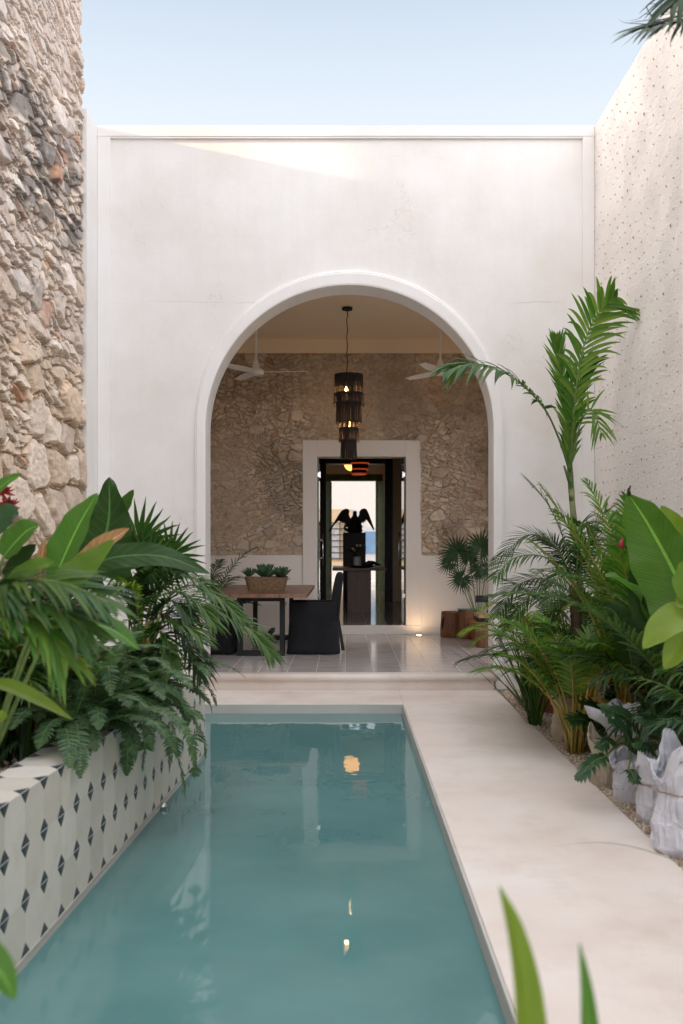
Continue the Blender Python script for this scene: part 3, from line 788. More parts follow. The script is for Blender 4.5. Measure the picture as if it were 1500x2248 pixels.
# glass doors of the terrace doorway, folded back into the hall
def glass_door(x, sgn, label):
    root = thing('glass_door', label, 'door', (x, YB+.1, ZH), 'frameless glass doors')
    y0, y1 = YB+.10, YB+.73; z0, z1 = ZH+.012, DT-.02
    m = MB(); m.box(x-.005, x+.005, y0+.006, y1-.006, z0, z1); m.build('glass_pane', 'door_glass', root)
    m = MB(); m.box(x-.0055, x+.0055, y0, y0+.006, z0, z1); m.box(x-.0055, x+.0055, y1-.006, y1, z0, z1); m.build('pane_edge', 'glass_edge', root)
    for z in (2.47, ZH+.42):
        m = MB(); m.box(x-.028, x+.028, y0-.004, y0+.05, z-.012, z+.012); m.box(x-.028, x-.016, y0-.006, y0+.05, z-.045, z+.045); m.box(x+.016, x+.028, y0-.006, y0+.05, z-.045, z+.045)
        m.box(x-.014, x+.014, y0-.008, y0+.04, z-.03, z+.03)
        m.build('hinge', 'steel', root)
    m = MB(); hx = x - sgn*.05; yy = y1-.10
    m.tube([(hx, yy, 1.13), (hx, yy, 1.64)], .011, 10)
    for z in (1.25, 1.52): m.tube([(hx, yy, z), (x+sgn*.02, yy, z)], .008, 8)
    m.build('handle', 'steel', root)
glass_door(DX0+.014, -1, 'open clear glass door on the dining chair side of the doorway')
glass_door(DX1-.014, 1, 'open clear glass door on the log stool side of the doorway')

# ------------------------------------------------------------------ planter with diamond tiles
TH = math.atan(.0421)
def pline(D): return -1.32 + .0421*D
def planter():
    root = thing('tiled_planter', 'long raised planter faced with cream tiles and black diamonds beside the pool', 'planter', (-1.32, 0, 0))
    root.rotation_euler = (0, 0, -TH)
    L0, L1 = -1.0, 7.226
    def part(name, mat, *boxes):
        m = MB()
        for bx in boxes: m.box(*bx)
        o = m.build(name, mat); o.parent = root; o.location = (0, 0, 0); return o
    part('tiled_face', 'diamond_tile', (-.2, 0, L0, L1, -.048, .552), (-1.1, -.2, L1-.2, L1, -.048, .552))
    part('base_ledge', 'diamond_grout', (-1.1, .005, L0, L1+.005, -.062, -.048))
    part('footing', 'pool_cement', (-1.0, 0.0, L0, L1, -1.38, -.062))
    o = part('soil', 'earth', (-1.18, -.2, L0, L1-.2, -.04, .46))
planter()
m = MB(); p = V((pline(5.80)+.002, 5.80, -.072)); m.tube([p, p+V((.03, 0, 0))], [.022, .018], 14); m.tube([p+V((.03, 0, 0)), p+V((.034, 0, 0))], [.012, .012], 12)
tag(m.build('water_inlet', 'steel', loc=p), 'small pale water inlet nozzle at the waterline of the tiled planter', 'nozzle')
m = MB(); p = V((PX1-.012, 8.60, -.20)); m.tube([p, p-V((.012, 0, 0)), p-V((.018, 0, 0))], [.06, .06, .045], 20)
tag(m.build('pool_lamp', 'street_blue', loc=p), 'small blue underwater lamp disc near the far right corner of the pool', 'pool lamp')
def bed_gravel():
    mb = MB(); r = random.Random(3)
    for i in range(2200):
        y = r.uniform(2.0, 5.2); x = pline(y)-.21-r.random()**1.5*.5; s = r.uniform(.008, .02); q = len(mb.v); a0 = r.random()*6; z = .462+r.random()*.022
        for t in range(4): mb.v.append((x+s*math.cos(a0+t*1.57), y+s*math.sin(a0+t*1.57), z+r.uniform(-.3, .2)*s))
        mb.v += [(x, y, z+s*.8), (x, y, z-s*.8)]
        for t in range(4): mb.face((q+t, q+(t+1) % 4, q+4)); mb.face((q+(t+1) % 4, q+t, q+5))
    struct(mb.build('planter_gravel', 'pebble'), 'stuff')
bed_gravel()

# ================================================================== FURNITURE
def dining_table():
    x0, x1, y0, y1, z1 = -1.585, -.425, 11.30, 13.95, .889
    root = thing('dining_table', 'long dining table with plank wood top and black steel frame legs', 'table', ((x0+x1)/2, 12.6, ZT))
    m = MB(); xs = [x0, x0+.27, x0+.62, x1-.32, x1]
    for a, c in zip(xs[:-1], xs[1:]): m.box(a+.002, c-.002, y0, y1, z1-.042, z1)
    o = m.build('tabletop', 'table_wood', root); bevel(o, .003)
    for y in (11.55, 13.5):
        m = MB(); a, c = -1.25, -.705
        m.box(a, a+.055, y, y+.12, ZT, z1-.045); m.box(c-.055, c, y, y+.12, ZT, z1-.045); m.box(a+.056, c-.056, y, y+.12, ZT, ZT+.055); m.box(a+.056, c-.056, y, y+.12, z1-.095, z1-.045)
        m.build('leg', 'black_metal', root)
    m = MB(); m.box(-1.0, -.95, 11.67, 13.5, ZT+.12, ZT+.17); m.build('stretcher', 'black_metal', root)
dining_table()

def chair(x, y, facing, label):
    """slipcovered armchair; facing +1 looks towards +X"""
    root = thing('dining_chair', label, 'chair', (x, y, ZT), 'black slipcovered dining chairs')
    W, Dp = .60, .60
    f = facing
    def loft(name, secs, mat='black_cloth', r=.05, wav=0):
        m = MB(); b0 = 0; N = 40
        for z, cx, hx, hy in secs:
            for j in range(N):
                a = 2*PI*j/N; c, s = math.cos(a), math.sin(a); p = 8.0
                k = (abs(c)**p+abs(s)**p)**(-1/p)
                w_ = 1 + wav*math.sin(a*9+1)*max(0, (.4-(z))/.4)
                m.v.append((x+f*(cx+hx*c*k*w_), y+hy*s*k*w_, ZT+z))
        for i in range(len(secs)-1):
            for j in range(N): m.face((i*N+j, i*N+(j+1) % N, (i+1)*N+(j+1) % N, (i+1)*N+j), 0, True)
        n = (len(secs)-1)*N; m.face([n+j for j in range(N)]); m.face([j for j in range(N)][::-1])
        return m.build(name, mat, root)
    loft('skirt', [(.004, 0, .308, .318), (.06, 0, .304, .314), (.25, 0, .295, .303), (.40, 0, .29, .298), (.47, 0, .287, .295)], wav=.035)
    loft('seat_cushion', [(.44, .02, .24, .22), (.48, .02, .26, .235), (.52, .02, .25, .23), (.535, .02, .22, .20)])
    for s in (-1, 1):
        m = MB()
        m.box(min(x-f*.27, x+f*.285), max(x-f*.27, x+f*.285), y+s*.255-.042, y+s*.255+.042, ZT+.40, ZT+.612)
        bevel(m.build('armrest', 'black_cloth', root), .022, 3)
    loft('backrest', [(.40, -.25, .055, .27), (.60, -.262, .06, .275), (.80, -.288, .055, .275), (.90, -.305, .05, .27), (.94, -.31, .04, .255), (.958, -.31, .022, .22)])
    m = MB()
    for s_ in (-1, 1):
        m.quad((x-f*.27, y+s_*.10, ZT+.45), (x-f*.33, y+s_*.16, ZT+.03), (x-f*.37, y+s_*.03, ZT+.02), (x-f*.30, y+s_*.02, ZT+.45))
    m.build('skirt_pleat', 'black_cloth', root)
chair(-.375, 12.0, -1, 'black slipcovered armchair at the table end nearest the doorway')
chair(-1.62, 12.0, 1, 'black slipcovered armchair half hidden by the palm fronds, left of the table')

def basket():
    c = V((-.965, 12.2, .889))
    root = thing('wicker_basket', 'oblong wicker basket holding three succulents on the dining table', 'basket', c)
    m = MB(); N = 44; K = 12
    for k in range(K):
        z = .155*k/(K-1); gx = .215+.04*z/.155; gy = .085+.02*z/.155
        pts = []
        for j in range(N+1):
            a = 2*PI*j/N; cc, ss = math.cos(a), math.sin(a); kk = (abs(cc)**4+abs(ss)**4)**-.25
            wv = 1+.022*math.sin(a*14+PI*(k % 2)); pts.append((c.x+gx*cc*kk*wv, c.y+gy*ss*kk*wv, c.z+.008+z+.008*math.sin(a*2)*(k/K)))
        m.tube(pts, .0085, 6, cap=False)
    m.box(c.x-.2, c.x+.2, c.y-.08, c.y+.08, c.z+.004, c.z+.01)
    for j in range(24):
        a = 2*PI*j/24; cc, ss = math.cos(a), math.sin(a); kk = (abs(cc)**4+abs(ss)**4)**-.25
        m.tube([(c.x+.213*cc*kk, c.y+.084*ss*kk, c.z+.01), (c.x+.255*cc*kk, c.y+.105*ss*kk, c.z+.16)], .005, 5)
    m.build('woven_side', 'wicker', root)
    m = MB(); m.box(c.x-.22, c.x+.22, c.y-.08, c.y+.08, c.z+.10, c.z+.125); m.build('soil', 'earth', root)
basket()
def succulent(px, D, r, h, label, narrow=1.0):
    c = V(((px-CX)/FPX*D, D, .889+.165))
    m = MB(); rr = random.Random(px)
    for ring, (n, el, ln) in enumerate(((9, 25, 1), (8, 48, .95), (6, 68, .85), (4, 82, .7))):
        for j in range(n):
            a = 2*PI*(j+.5*(ring % 2))/n + rr.uniform(-.15, .15); e = R(el+rr.uniform(-8, 8)); L = r*ln
            d = V((math.cos(a)*math.cos(e), math.sin(a)*math.cos(e), math.sin(e)*h))
            pts = [c + d*L*t + V((0, 0, .02*math.sin(t*2))) for t in (0, .3, .6, .85, 1.0)]
            m.tube(pts, [r*.13*narrow, r*.15*narrow, r*.12*narrow, r*.06*narrow, .001], 5)
    o = m.build('succulent', 'leaf_succulent', loc=c); tag(o, label, 'succulent', 'succulents in the basket')
succulent(547, 12.2, .13, 1.0, 'small blue grey succulent at the left end of the basket', .6)
succulent(583, 12.2, .19, 1.0, 'largest dark green succulent in the middle of the basket')
succulent(618, 12.2, .15, 1.0, 'dark green succulent at the right end of the basket')

def log_stool(px, D, rad, h, label, seed, taper=0):
    c = V(((px-CX)/FPX*D, D, ZT))
    r = random.Random(seed); ph = [r.random()*6 for _ in range(4)]
    wob = lambda a, z: 1+.06*math.sin(2*a+ph[0])+.05*math.sin(3*a+ph[1]+z*2)+.02*math.sin(9*a+ph[2])+.05*math.sin(z*9+ph[3])*math.sin(a+ph[1])
    root = thing('log_stool', label, 'stool', c, 'log stools')
    m = MB(); m.lathe([(rad*.92, 0), (rad, .02), (rad*(1.04), h*.3), (rad*1.02, h*.7), (rad*(1+taper), h-.02), (rad*(.94+taper), h)], 36, c, 0, wob)
    m.build('trunk_section', 'log_wood', root)
    if seed == 1:
        m = MB(); q = c + V((-.115, -.05, 0)); m.tube([q+V((.012, -.012, .08)), q+V((0, -.01, .16)), q+V((.006, -.02, .23)), q+V((.025, -.02, .30))], [.008, .022, .022, .006], 6)
        m.build('knot_hollow', 'black_metal', root)
log_stool(989, 13.95, .122, .36, 'round log stool with a dark hollow in its side', 1)
log_stool(1026, 13.72, .118, .40, 'log stool under a green book, in the middle of the three logs', 2, .12)
log_stool(1063, 12.55, .10, .31, 'small pale log stool standing closest to the arch', 3)
m = MB(); c = at(1026, 1345, 13.66); m.box(c.x-.13, c.x+.13, 13.60, 13.78, ZT+.402, ZT+.412)
tag(bevel(m.build('book', 'book_green', loc=(c.x, 13.7, ZT+.402)), .002), 'thin green book lying on the middle log stool', 'book')

def easy_chair():
    root = thing('black_chair', 'black wooden chair with pale seat half hidden by the arch', 'chair', (2.02, 12.9, ZT))
    m = MB(); m.box(1.70, 2.35, 12.65, 13.15, ZT+.36, ZT+.40)
    m.build('seat', 'seat_wood', root)
    for y0 in (12.70, 13.10):
        m = MB(); m.tube([(1.78, y0, ZT), (1.86, y0, ZT+.36), (2.03, y0, ZT+.62)], .035, 4); m.build('leg', 'black_metal', root)
        m = MB(); m.tube([(2.28, y0, ZT), (2.22, y0, ZT+.36)], .035, 4); m.build('leg', 'black_metal', root)
    m = MB(); m.box(1.70, 2.4, 12.66, 13.14, ZT+.30, ZT+.359); m.build('seat_frame', 'black_metal', root)
    m = MB(); m.box(1.66, 2.3, 12.62, 12.68, ZT+.56, ZT+.645); m.box(1.78, 2.35, 12.60, 12.62, ZT+.50, ZT+.60); m.build('backrest', 'black_metal', root)
easy_chair()

# ------------------------------------------------------------------ ceiling fans and chandelier
def fan_proto(x, y, label, rot):
    root = thing('ceiling_fan', label, 'ceiling fan', (x, y, 4.41), 'ceiling fans')
    m = MB(); m.tube([(x, y, 4.405), (x, y, 3.70)], .013, 10); m.build('rod', 'white_paint', root)
    m = MB(); m.lathe([(.055, 4.36), (.06, 4.405)], 20, (x, y, 0)); m.build('canopy', 'white_paint', root)
    m = MB(); m.lathe([(.05, 3.565), (.095, 3.575), (.10, 3.615), (.085, 3.635), (.05, 3.66), (.028, 3.74), (.014, 3.78)], 28, (x, y, 0)); m.build('motor_housing', 'white_paint', root)
    for k in range(3):
        M = Matrix.Translation((x, y, 3.605)) @ Matrix.Rotation(rot + k*2*PI/3, 4, 'Z') @ Matrix.Rotation(R(10), 4, 'X')
        m = MB(); n = 8; pts = []
        for i in range(n+1):
            t = i/n; L = .08+.57*t; hw = .048+.022*math.sin(PI*min(1, t*1.1))-.006*t
            pts.append((L, hw))
        q = 0
        for L, hw in pts:
            for (yy, zz) in ((-hw, .004), (hw, .004), (hw, -.004), (-hw, -.004)): m.v.append(tuple(M @ V((L, yy, zz))))
        for i in range(n):
            for j in range(4): m.face((i*4+j, i*4+(j+1) % 4, (i+1)*4+(j+1) % 4, (i+1)*4+j), 0)
        m.face((0, 1, 2, 3)); m.face((n*4+3, n*4+2, n*4+1, n*4))
        m.build('blade', 'white_paint', root)
fan_proto(-1.112, 12.42, 'white three blade ceiling fan, left of the fringed chandelier', R(-3))
fan_proto(1.187, 12.42, 'white three blade ceiling fan behind the palm frond, right of the chandelier', R(5))

def chandelier():
    x, y = .045, 12.42; Zp = lambda py: EYE-(py-CY)/FPX*y
    root = thing('chandelier', 'dark brown tiered fringe chandelier hanging in the arch with two lit bulbs', 'chandelier', (x, y, 4.41))
    m = MB(); m.lathe([(.062, 4.375), (.068, 4.385), (.066, 4.408)], 24, (x-.02, y, 0)); m.build('canopy', 'black_metal', root)
    m = MB(); top = Zp(822)
    pts = [(x-.02+.006*math.sin(i*2.1)+.0, y, 4.38+(top-4.38)*i/12) for i in range(12)] + [(x-.025, y, top-.02)]
    m.tube(pts, .006, 6); m.build('cord', 'black_metal', root)
    r = random.Random(2)
    tiers = [(823, 850, .178, .181, 1.0), (848, 866, .176, .176, .55), (864, 889, .186, .196, 1.0), (884, 929, .158, .163, 1.0), (924, 944, .120, .122, .55), (940, 970, .122, .128, 1.0), (966, 1007, .098, .104, 1.0)]
    for a, b_, ra, rb, dens in tiers:
        z1, z0 = Zp(a), Zp(b_); m = MB()
        n = int(2*PI*ra/.0065)
        for j in range(n):
            if r.random() > dens: continue
            an = 2*PI*j/n+r.uniform(-.01, .01); e = V((math.cos(an), math.sin(an), 0)); tdir = V((-e.y, e.x, 0))*.0042
            zz = z0 + r.uniform(-.012, .008); sw = r.uniform(-.004, .004)
            p0 = V((x, y, z1))+e*ra; p1 = V((x, y, zz))+e*(rb+r.uniform(-.004, .004))+tdir.normalized()*sw
            m.quad(p0-tdir, p0+tdir, p1+tdir, p1-tdir)
        if a in (823, 864, 884, 940, 966):
            if a == 823: m.lathe([(.0, z1+.004), (ra+.001, z1+.0045)], 40, (x, y, 0), cap=False)
            m.lathe([(ra-.002, z1-(.10 if a == 823 else .03)), (ra+.001, z1+.004)], 40, (x, y, 0), cap=False)
        m.build('fringe', 'fringe', root)
    for py, dx in ((858, -.03), (932, 0.0)):
        m = MB(); z = Zp(py); m.lathe([(.008, -.035), (.022, -.02), (.026, 0), (.016, .03), (.009, .05)], 14, (x+dx, y, z)); m.build('bulb', 'bulb_glow', root)
        l = bpy.data.lights.new('bulb_light', 'POINT'); l.energy = 5; l.color = (1, .52, .20); l.shadow_soft_size = .03
        lo = bpy.data.objects.new('bulb_light', l); col.objects.link(lo); lo.parent = root; lo.location = V((x+dx, y, z-.05)) - WORLD[root.name]
chandelier()

def pendant():
    x, y = .27, 18.0; Zp = lambda py: EYE-(py-CY)/FPX*y
    root = thing('tiered_pendant', 'black and red tiered pendant lamp hanging beyond the doorway', 'pendant lamp', (x, y, 3.95))
    m = MB(); m.tube([(x, y, 3.95), (x, y, Zp(1000))], .008, 6); m.build('cord', 'black_metal', root)
    for a, b_, r0, dx in ((1003, 1018, .17, 0), (1019, 1031, .152, 0), (1032, 1041, .138, -.02)):
        m = MB(); m.lathe([(r0*.97, Zp(b_-2)), (r0, Zp(a))], 32, (x+dx, y, 0), cap=True); s = m.build('shade', 'fringe', root)
        m = MB(); m.lathe([(r0*.97, Zp(b_+1.2)), (r0*1.0, Zp(b_-2))], 32, (x+dx, y, 0)); m.build('rim', 'lamp_red', s)
pendant()
def globe():
    x, y, z = .135, 22.0, 3.24
    root = thing('globe_lamp', 'glowing amber globe lamp behind the tiered pendant', 'pendant lamp', (x, y, 3.95))
    m = MB(); m.lathe([(.16*math.sin(PI*i/12), -.16*math.cos(PI*i/12)) for i in range(13)], 28, (x, y, z), cap=False); m.build('globe', 'globe_glow', root)
    m = MB(); m.tube([(x, y, 3.95), (x, y, z+.15)], .008, 6); m.build('cord', 'black_metal', root)
globe()

# ------------------------------------------------------------------ hall table, vase, statue
def hall_table():
    root = thing('hall_table', 'brown wooden pedestal table standing beyond the doorway', 'table', (.25, 17.3, ZH))
    m = MB(); m.box(-.215, .70, 16.8, 18.2, 1.012, 1.058); bevel(m.build('tabletop', 'hall_wood', root), .004)
    m = MB(); m.box(.04, .44, 16.92, 17.0, ZH, 1.012); m.build('leg', 'hall_wood', root)
    m = MB(); m.box(.04, .44, 17.9, 18.0, ZH, 1.012); m.build('leg', 'hall_wood', root)
hall_table()
def vase():
    c = V((.21, 17.35, 1.058))
    root = thing('flower_vase', 'pale ribbed vase of cream roses on the hall table', 'vase', c)
    m = MB(); m.lathe([(.05, 0), (.062, .01), (.068, .09), (.066, .16), (.062, .19), (.056, .19), (.055, .12)], 32, c, 0, lambda a, z: 1+.04*math.sin(a*8), cap=True); m.build('vase_body', 'ceramic', root)
    r = random.Random(4); m = MB(); f = MB()
    for i in range(14):
        d = V((r.uniform(-.14, .14), r.uniform(-.1, .1), r.uniform(.10, .20))); p = c+V((0, 0, .18))+d
        m.tube([c+V((0, 0, .17)), p], .003, 4)
        for k in range(4):
            q = V((r.uniform(-1, 1), r.uniform(-1, 1), r.uniform(-.3, .8))).normalized()
            m.ribbon([p-V((0, 0, .03)), p+q*.025, p+q*.05], [.004, .03, .002], V((0, -1, .4)))
        if i < 6: f.lathe([(.006, -.02), (.024, -.01), (.03, .008), (.02, .022), (.008, .026)], 10, p+V((0, -.03, .0)))
    m.build('leaves', 'leaf_dark', root); f.build('flower', 'flower_white', root)
vase()
def bowl():
    c = V((.29, 17.1, 1.058))
    m = MB(); m.lathe([(.12, 0), (.2, .01), (.25, .03), (.255, .038), (.24, .034), (.1, .014)], 36, c, 0, lambda a, z: 1+.05*math.sin(2*a))
    m.tube([c+V((.02, -.05, .04)), c+V((.12, -.03, .075)), c+V((.2, 0, .08)), c+V((.27, .02, .055)), c+V((.33, .02, .05))], [.03, .05, .035, .02, .006], 8)
    tag(m.build('wooden_bowl', 'dark_wood', loc=c), 'dark wooden bowl with driftwood at the foot of the flower vase', 'bowl')
bowl()
m = MB(); m.box(-.045, .425, 20.6, 21.06, ZH, 1.705); tag(bevel(m.build('statue_pedestal', 'dark_wood', loc=(.19, 20.8, ZH)), .01), 'tall black pedestal carrying the eagle statue', 'pedestal')
def eagle():
    D = 20.85; S = D/FPX/5.352
    def P(zx, zy): return V(((670+zx/5.352-CX)/FPX*D, 0, EYE-(980+zy/5.352-CY)/FPX*D))
    base = P(585, 1013); base.y = D; base.z = 1.705
    root = thing('eagle_statue', 'dark eagle statue with spread drooping wings on the black pedestal', 'statue', base)
    m = MB()
    cx = P(585, 1000).x
    body = [(1.708, .17, .13), (1.74, .20, .16), (1.80, .185, .17), (1.86, .15, .15), (1.93, .135, .13), (1.99, .12, .115), (2.03, .085, .09), (2.06, .055, .065), (2.10, .050, .06), (2.13, .052, .062), (2.155, .035, .045), (2.165, .01, .012)]
    k = 20
    for z, rx, ry in body:
        for j in range(k): a = 2*PI*j/k; m.v.append((cx+rx*.8*math.cos(a)*(1+.06*math.sin(5*a+z*30)), D+ry*math.sin(a), z))
    for i in range(len(body)-1):
        for j in range(k): m.face((i*k+j, i*k+(j+1) % k, (i+1)*k+(j+1) % k, (i+1)*k+j), 0, True)
    m.tube([(cx+.01, D-.05, 2.12), (cx-.02, D-.10, 2.115), (cx-.03, D-.125, 2.09)], [.03, .018, .004], 6)
    m.build('body', 'statue_bronze', root)
    wings = ([(560, 890), (540, 860), (515, 800), (523, 760), (505, 733), (470, 733), (430, 755), (395, 800), (340, 895), (300, 950), (275, 1000), (283, 1008), (310, 975), (345, 920), (385, 880), (405, 875), (415, 898), (428, 882), (440, 905), (455, 888), (470, 910), (490, 930), (540, 960)],
             [(600, 890), (612, 855), (635, 800), (640, 760), (665, 735), (700, 728), (725, 742), (748, 790), (770, 850), (795, 920), (813, 970), (805, 985), (795, 975), (770, 930), (740, 885), (715, 858), (708, 890), (694, 878), (685, 905), (672, 890), (660, 910), (680, 950), (640, 970)])
    for wg in wings:
        m = MB(); n = len(wg); F, B = [], []
        for zx, zy in wg:
            p = P(zx, zy); d = abs(p.x-cx); bend = -.35*d*d; th = .035*(1-.8*min(1, d/.5))+.006
            F.append((p.x, D+.02+bend-th, p.z)); B.append((p.x, D+.02+bend+th, p.z))
        m.v += F+B
        m.face(list(range(n))); m.face(list(range(n, 2*n))[::-1])
        for i in range(n): m.face((i, n+i, n+(i+1) % n, (i+1) % n))
        m.build('wing', 'statue_bronze', root)
    m = MB(); q = [P(530, 940), P(480, 930), P(462, 955), P(490, 985), P(535, 1000)]
    m.tube([V((p.x, D, p.z)) for p in q], [.03, .03, .025, .03, .03], 8)
    m.build('claw', 'statue_bronze', root)
eagle()

# ------------------------------------------------------------------ lamps seen lit
def uplight(name, p, label, power, colr, target, cone=70, glow='uplight_glow'):
    root = thing(name, label, 'spotlight', p)
    p = V(p); m = MB(); q_ = 1 if glow == 'uplight_glow' else .55; m.lathe([(.035*q_, -.02), (.05*q_, 0), (.05*q_, .008)], 20, p); m.build('housing', 'steel' if glow == 'uplight_glow' else 'black_metal', root)
    m = MB(); m.lathe([(.03*q_*q_, .009), (.034*q_*q_, .0095)], 16, p); m.build('lens', glow, root)
    l = bpy.data.lights.new(name + '_beam', 'SPOT'); l.energy = power; l.color = colr; l.spot_size = R(cone); l.spot_blend = .8; l.shadow_soft_size = .03
    lo = bpy.data.objects.new('lamp_beam', l); col.objects.link(lo); lo.parent = root
    lo.location = (0, 0, .02); lo.rotation_euler = (V(target)-p).to_track_quat('-Z', 'Y').to_euler()
uplight('floor_uplight', (1.045, 14.10, ZT+.001), 'small glowing uplight set in the terrace floor at the foot of the wall', 1.6, (1, .66, .38), (1.05, 14.36, .75), 150)

exec(compile(r'''
# ================================================================== PLANTS (helpers)
def tangent(c, i): return (c[min(i+1, len(c)-1)] - c[max(i-1, 0)]).normalized()

def add_frond(mb, pts, n=34, L=.32, w=.022, up=V((0, 0, 1)), t0=.18, a0=68, a1=24, droop=.25, vee=18, rr=.007, rnd=None, fold=.3, seg=6, prof=.6, mi=0, smi=1, twist=0, tipl=.5):
    """feather leaf: rachis through pts, n pairs of narrow leaflets"""
    rnd = rnd or rng
    c = catmull(pts, 41); k = len(c)
    mb.tube(c, [rr*(1-.8*i/(k-1))+.0012 for i in range(k)], 5, smi)
    for i in range(n):
        t = t0 + (1-t0)*i/(n-1)
        x = t*(k-1); j = min(int(x), k-2); p = c[j].lerp(c[j+1], x-j); T = tangent(c, j)
        S = T.cross(up)
        if S.length < .05: S = T.cross(V((0, 1, 0)))
        S.normalize(); N = S.cross(T)
        if twist: S = (Matrix.Rotation(twist, 3, T) @ S); N = S.cross(T)
        for sd in (-1, 1):
            q = (t-t0)/(1-t0)
            a = R(a0+(a1-a0)*q + rnd.uniform(-6, 6)); ve = R(vee+rnd.uniform(-10, 10))
            d = T*math.cos(a) + (S*sd*math.cos(ve) + N*math.sin(ve))*math.sin(a)
            ln = L*(math.sin(PI*(.16+.72*q))**prof)*rnd.uniform(.86, 1.1)
            if q > .9: ln *= tipl+(1-tipl)*(1-q)/.1
            dr = droop*rnd.uniform(.6, 1.5)
            P = []; Wd = []
            for s_ in range(seg):
                u = s_/(seg-1)
                P.append(p + d*ln*u*(1-.12*dr*u) + V((0, 0, -1))*ln*dr*u*u)
                Wd.append(w*max(.06, (math.sin(PI*min(1, .12+.88*u**.75))**.7)) if u < 1 else w*.04)
            mb.ribbon(P, Wd, (N if abs(d.dot(N)) < .95 else S), fold, mi)

def bend_path(base, az, el, L, k, n=8, side=0):
    """points of a leaf that leaves base at azimuth/elevation and arches over under its weight"""
    p = V(base); out_ = [p.copy()]; e = el; a = az
    for i in range(n):
        d = V((math.cos(a)*math.cos(e), math.sin(a)*math.cos(e), math.sin(e)))
        p = p + d*(L/n); out_.append(p.copy()); e -= k/n*(.4+1.2*i/n); a += side/n
    return out_

def add_paddle(mb, pts, W, fold=.35, wav=.03, up=V((0, 0, 1)), tip=1.0, stalk=.0, seed=0, base_w=.35, tears=0, cup=0.0, mi=0):
    """broad single leaf (canna, banana): midrib through pts, seven vertices across"""
    r = random.Random(seed); n = 30; c = catmull(pts, n+1); b0 = len(mb.v); M = 4
    ph = r.random()*6
    wl = lambda u: W*.5*max(.0, (math.sin(PI*min(1, (u*(1-base_w*.25)+base_w*.25))**.9))**.75)
    for i, p in enumerate(c):
        u = i/n; T = tangent(c, i); S = T.cross(up)
        if S.length < .05: S = T.cross(V((0, 1, 0)))
        S.normalize(); N = S.cross(T).normalized(); h = wl(u) if u < 1 else 0.001
        for j in range(-M, M+1):
            v = j/M; ph2 = ph if j > 0 else ph+2
            z = fold*abs(v)*h - cup*v*v*h + wav*W*math.sin(u*19+ph2)*abs(v)**2 + .35*wav*W*math.sin(u*47+ph2*2)*abs(v)**3
            mb.v.append(tuple(p + S*v*h*math.cos(fold*.6) + N*z))
    K = 2*M+1
    torn = [(r.randrange(5, n-3), r.choice((-1, 1))) for _ in range(tears)]
    for i in range(n):
        for j in range(K-1):
            sd = -1 if j < M else 1
            if any(i == ti and sd == ts for ti, ts in torn) and (j < M-1 or j > M): continue
            a = b0+i*K+j; u0, u1 = j/(K-1), (j+1)/(K-1)
            mb.face((a, a+1, a+K+1, a+K), mi, True, ((u0, i/n), (u1, i/n), (u1, (i+1)/n), (u0, (i+1)/n)))

def add_fan(mb, c, axis, nrm, r, n=26, spread=320, fused=.42, w=None, rnd=None, droop=.1, mi=0, cup=.15):
    """fan palm leaf: pleated blades radiating from the hub c"""
    rnd = rnd or rng; A = V(axis).normalized(); N = V(nrm); N = (N - A*N.dot(A)).normalized(); B = N.cross(A)
    w = w or 2*PI*r*fused/n*spread/360*1.15
    for i in range(n):
        a = R(-spread/2 + spread*i/(n-1) + rnd.uniform(-2, 2)); L = r*(.82+.18*math.cos(a*.5))*rnd.uniform(.92, 1.06)
        d = A*math.cos(a) + B*math.sin(a) + N*cup
        d.normalize()
        P = []; Wd = []
        for u in (0, .15, .42, .65, .85, 1.0):
            P.append(V(c) + d*L*u + V((0, 0, -1))*L*droop*u*u*rnd.uniform(.8, 1.2) + N*(.004*(i % 2)))
            Wd.append(w*(min(1, u/fused) if u < fused else max(.03, 1-(u-fused)/(1-fused))**.8))
        Wd[0] = .006
        mb.ribbon(P, Wd, N, .35, mi)

def add_strap(mb, base, az, el, L, k, w, fold=.4, n=10, mi=0, side=0):
    P = bend_path(base, az, el, L, k, n, side); S = len(P)
    d = V((math.cos(az), math.sin(az), 0)); nrm = V((0, 0, 1)) if el < 1.0 else -d
    mb.ribbon(P, [w*(.7+.3*min(1, i/3))*max(.03, (1-(i/(S-1))**3)) for i in range(S)], nrm if abs(math.sin(el)) < .8 else -d + V((0, 0, .3)), fold, mi)

def plant(name, label, cat, base, group=None): return thing(name, label, cat, base, group)

def areca(name, label, base, n, L, el=(55, 85), k=(.8, 1.6), az=(0, 360), leaf='leaf_palm', stem='stem_green', spread=.06, leaflet=.26, w=.02, pairs=30, seed=1, group=None, cane=.35, cat='palm', vee=18, droop=.3, lean=(0, 0)):
    """clump palm: canes rising from the base, each carrying one arching feather leaf"""
    r = random.Random(seed); root = plant(name, label, cat, base, group); base = V(base); st = MB()
    for i in range(n):
        a = R(r.uniform(*az)) if az[1]-az[0] < 360 else 2*PI*i/n + r.uniform(-.4, .4)
        e = R(r.uniform(*el)); ln = L*r.uniform(.75, 1.15)
        b0 = base + V((r.uniform(-spread, spread), r.uniform(-spread, spread), 0))
        P = bend_path(b0, a, e, ln, r.uniform(*k), 9, r.uniform(-.4, .4))
        if lean != (0, 0): P = [p+V((lean[0], lean[1], 0))*((p.z-base.z)) for p in P]
        cut = max(2, int(cane*10)); st.tube(P[:cut+1], [.010-.004*j/cut for j in range(cut+1)], 6)
        fm = MB(); add_frond(fm, P[cut-1:], pairs, leaflet*r.uniform(.85, 1.1), w, t0=.06, rnd=r, vee=vee, droop=droop)
        fm.build('frond', [leaf, stem], root, loc=base)
    st.build('stems', stem, root, loc=base)
    return root
''', 'plants', 'exec'))

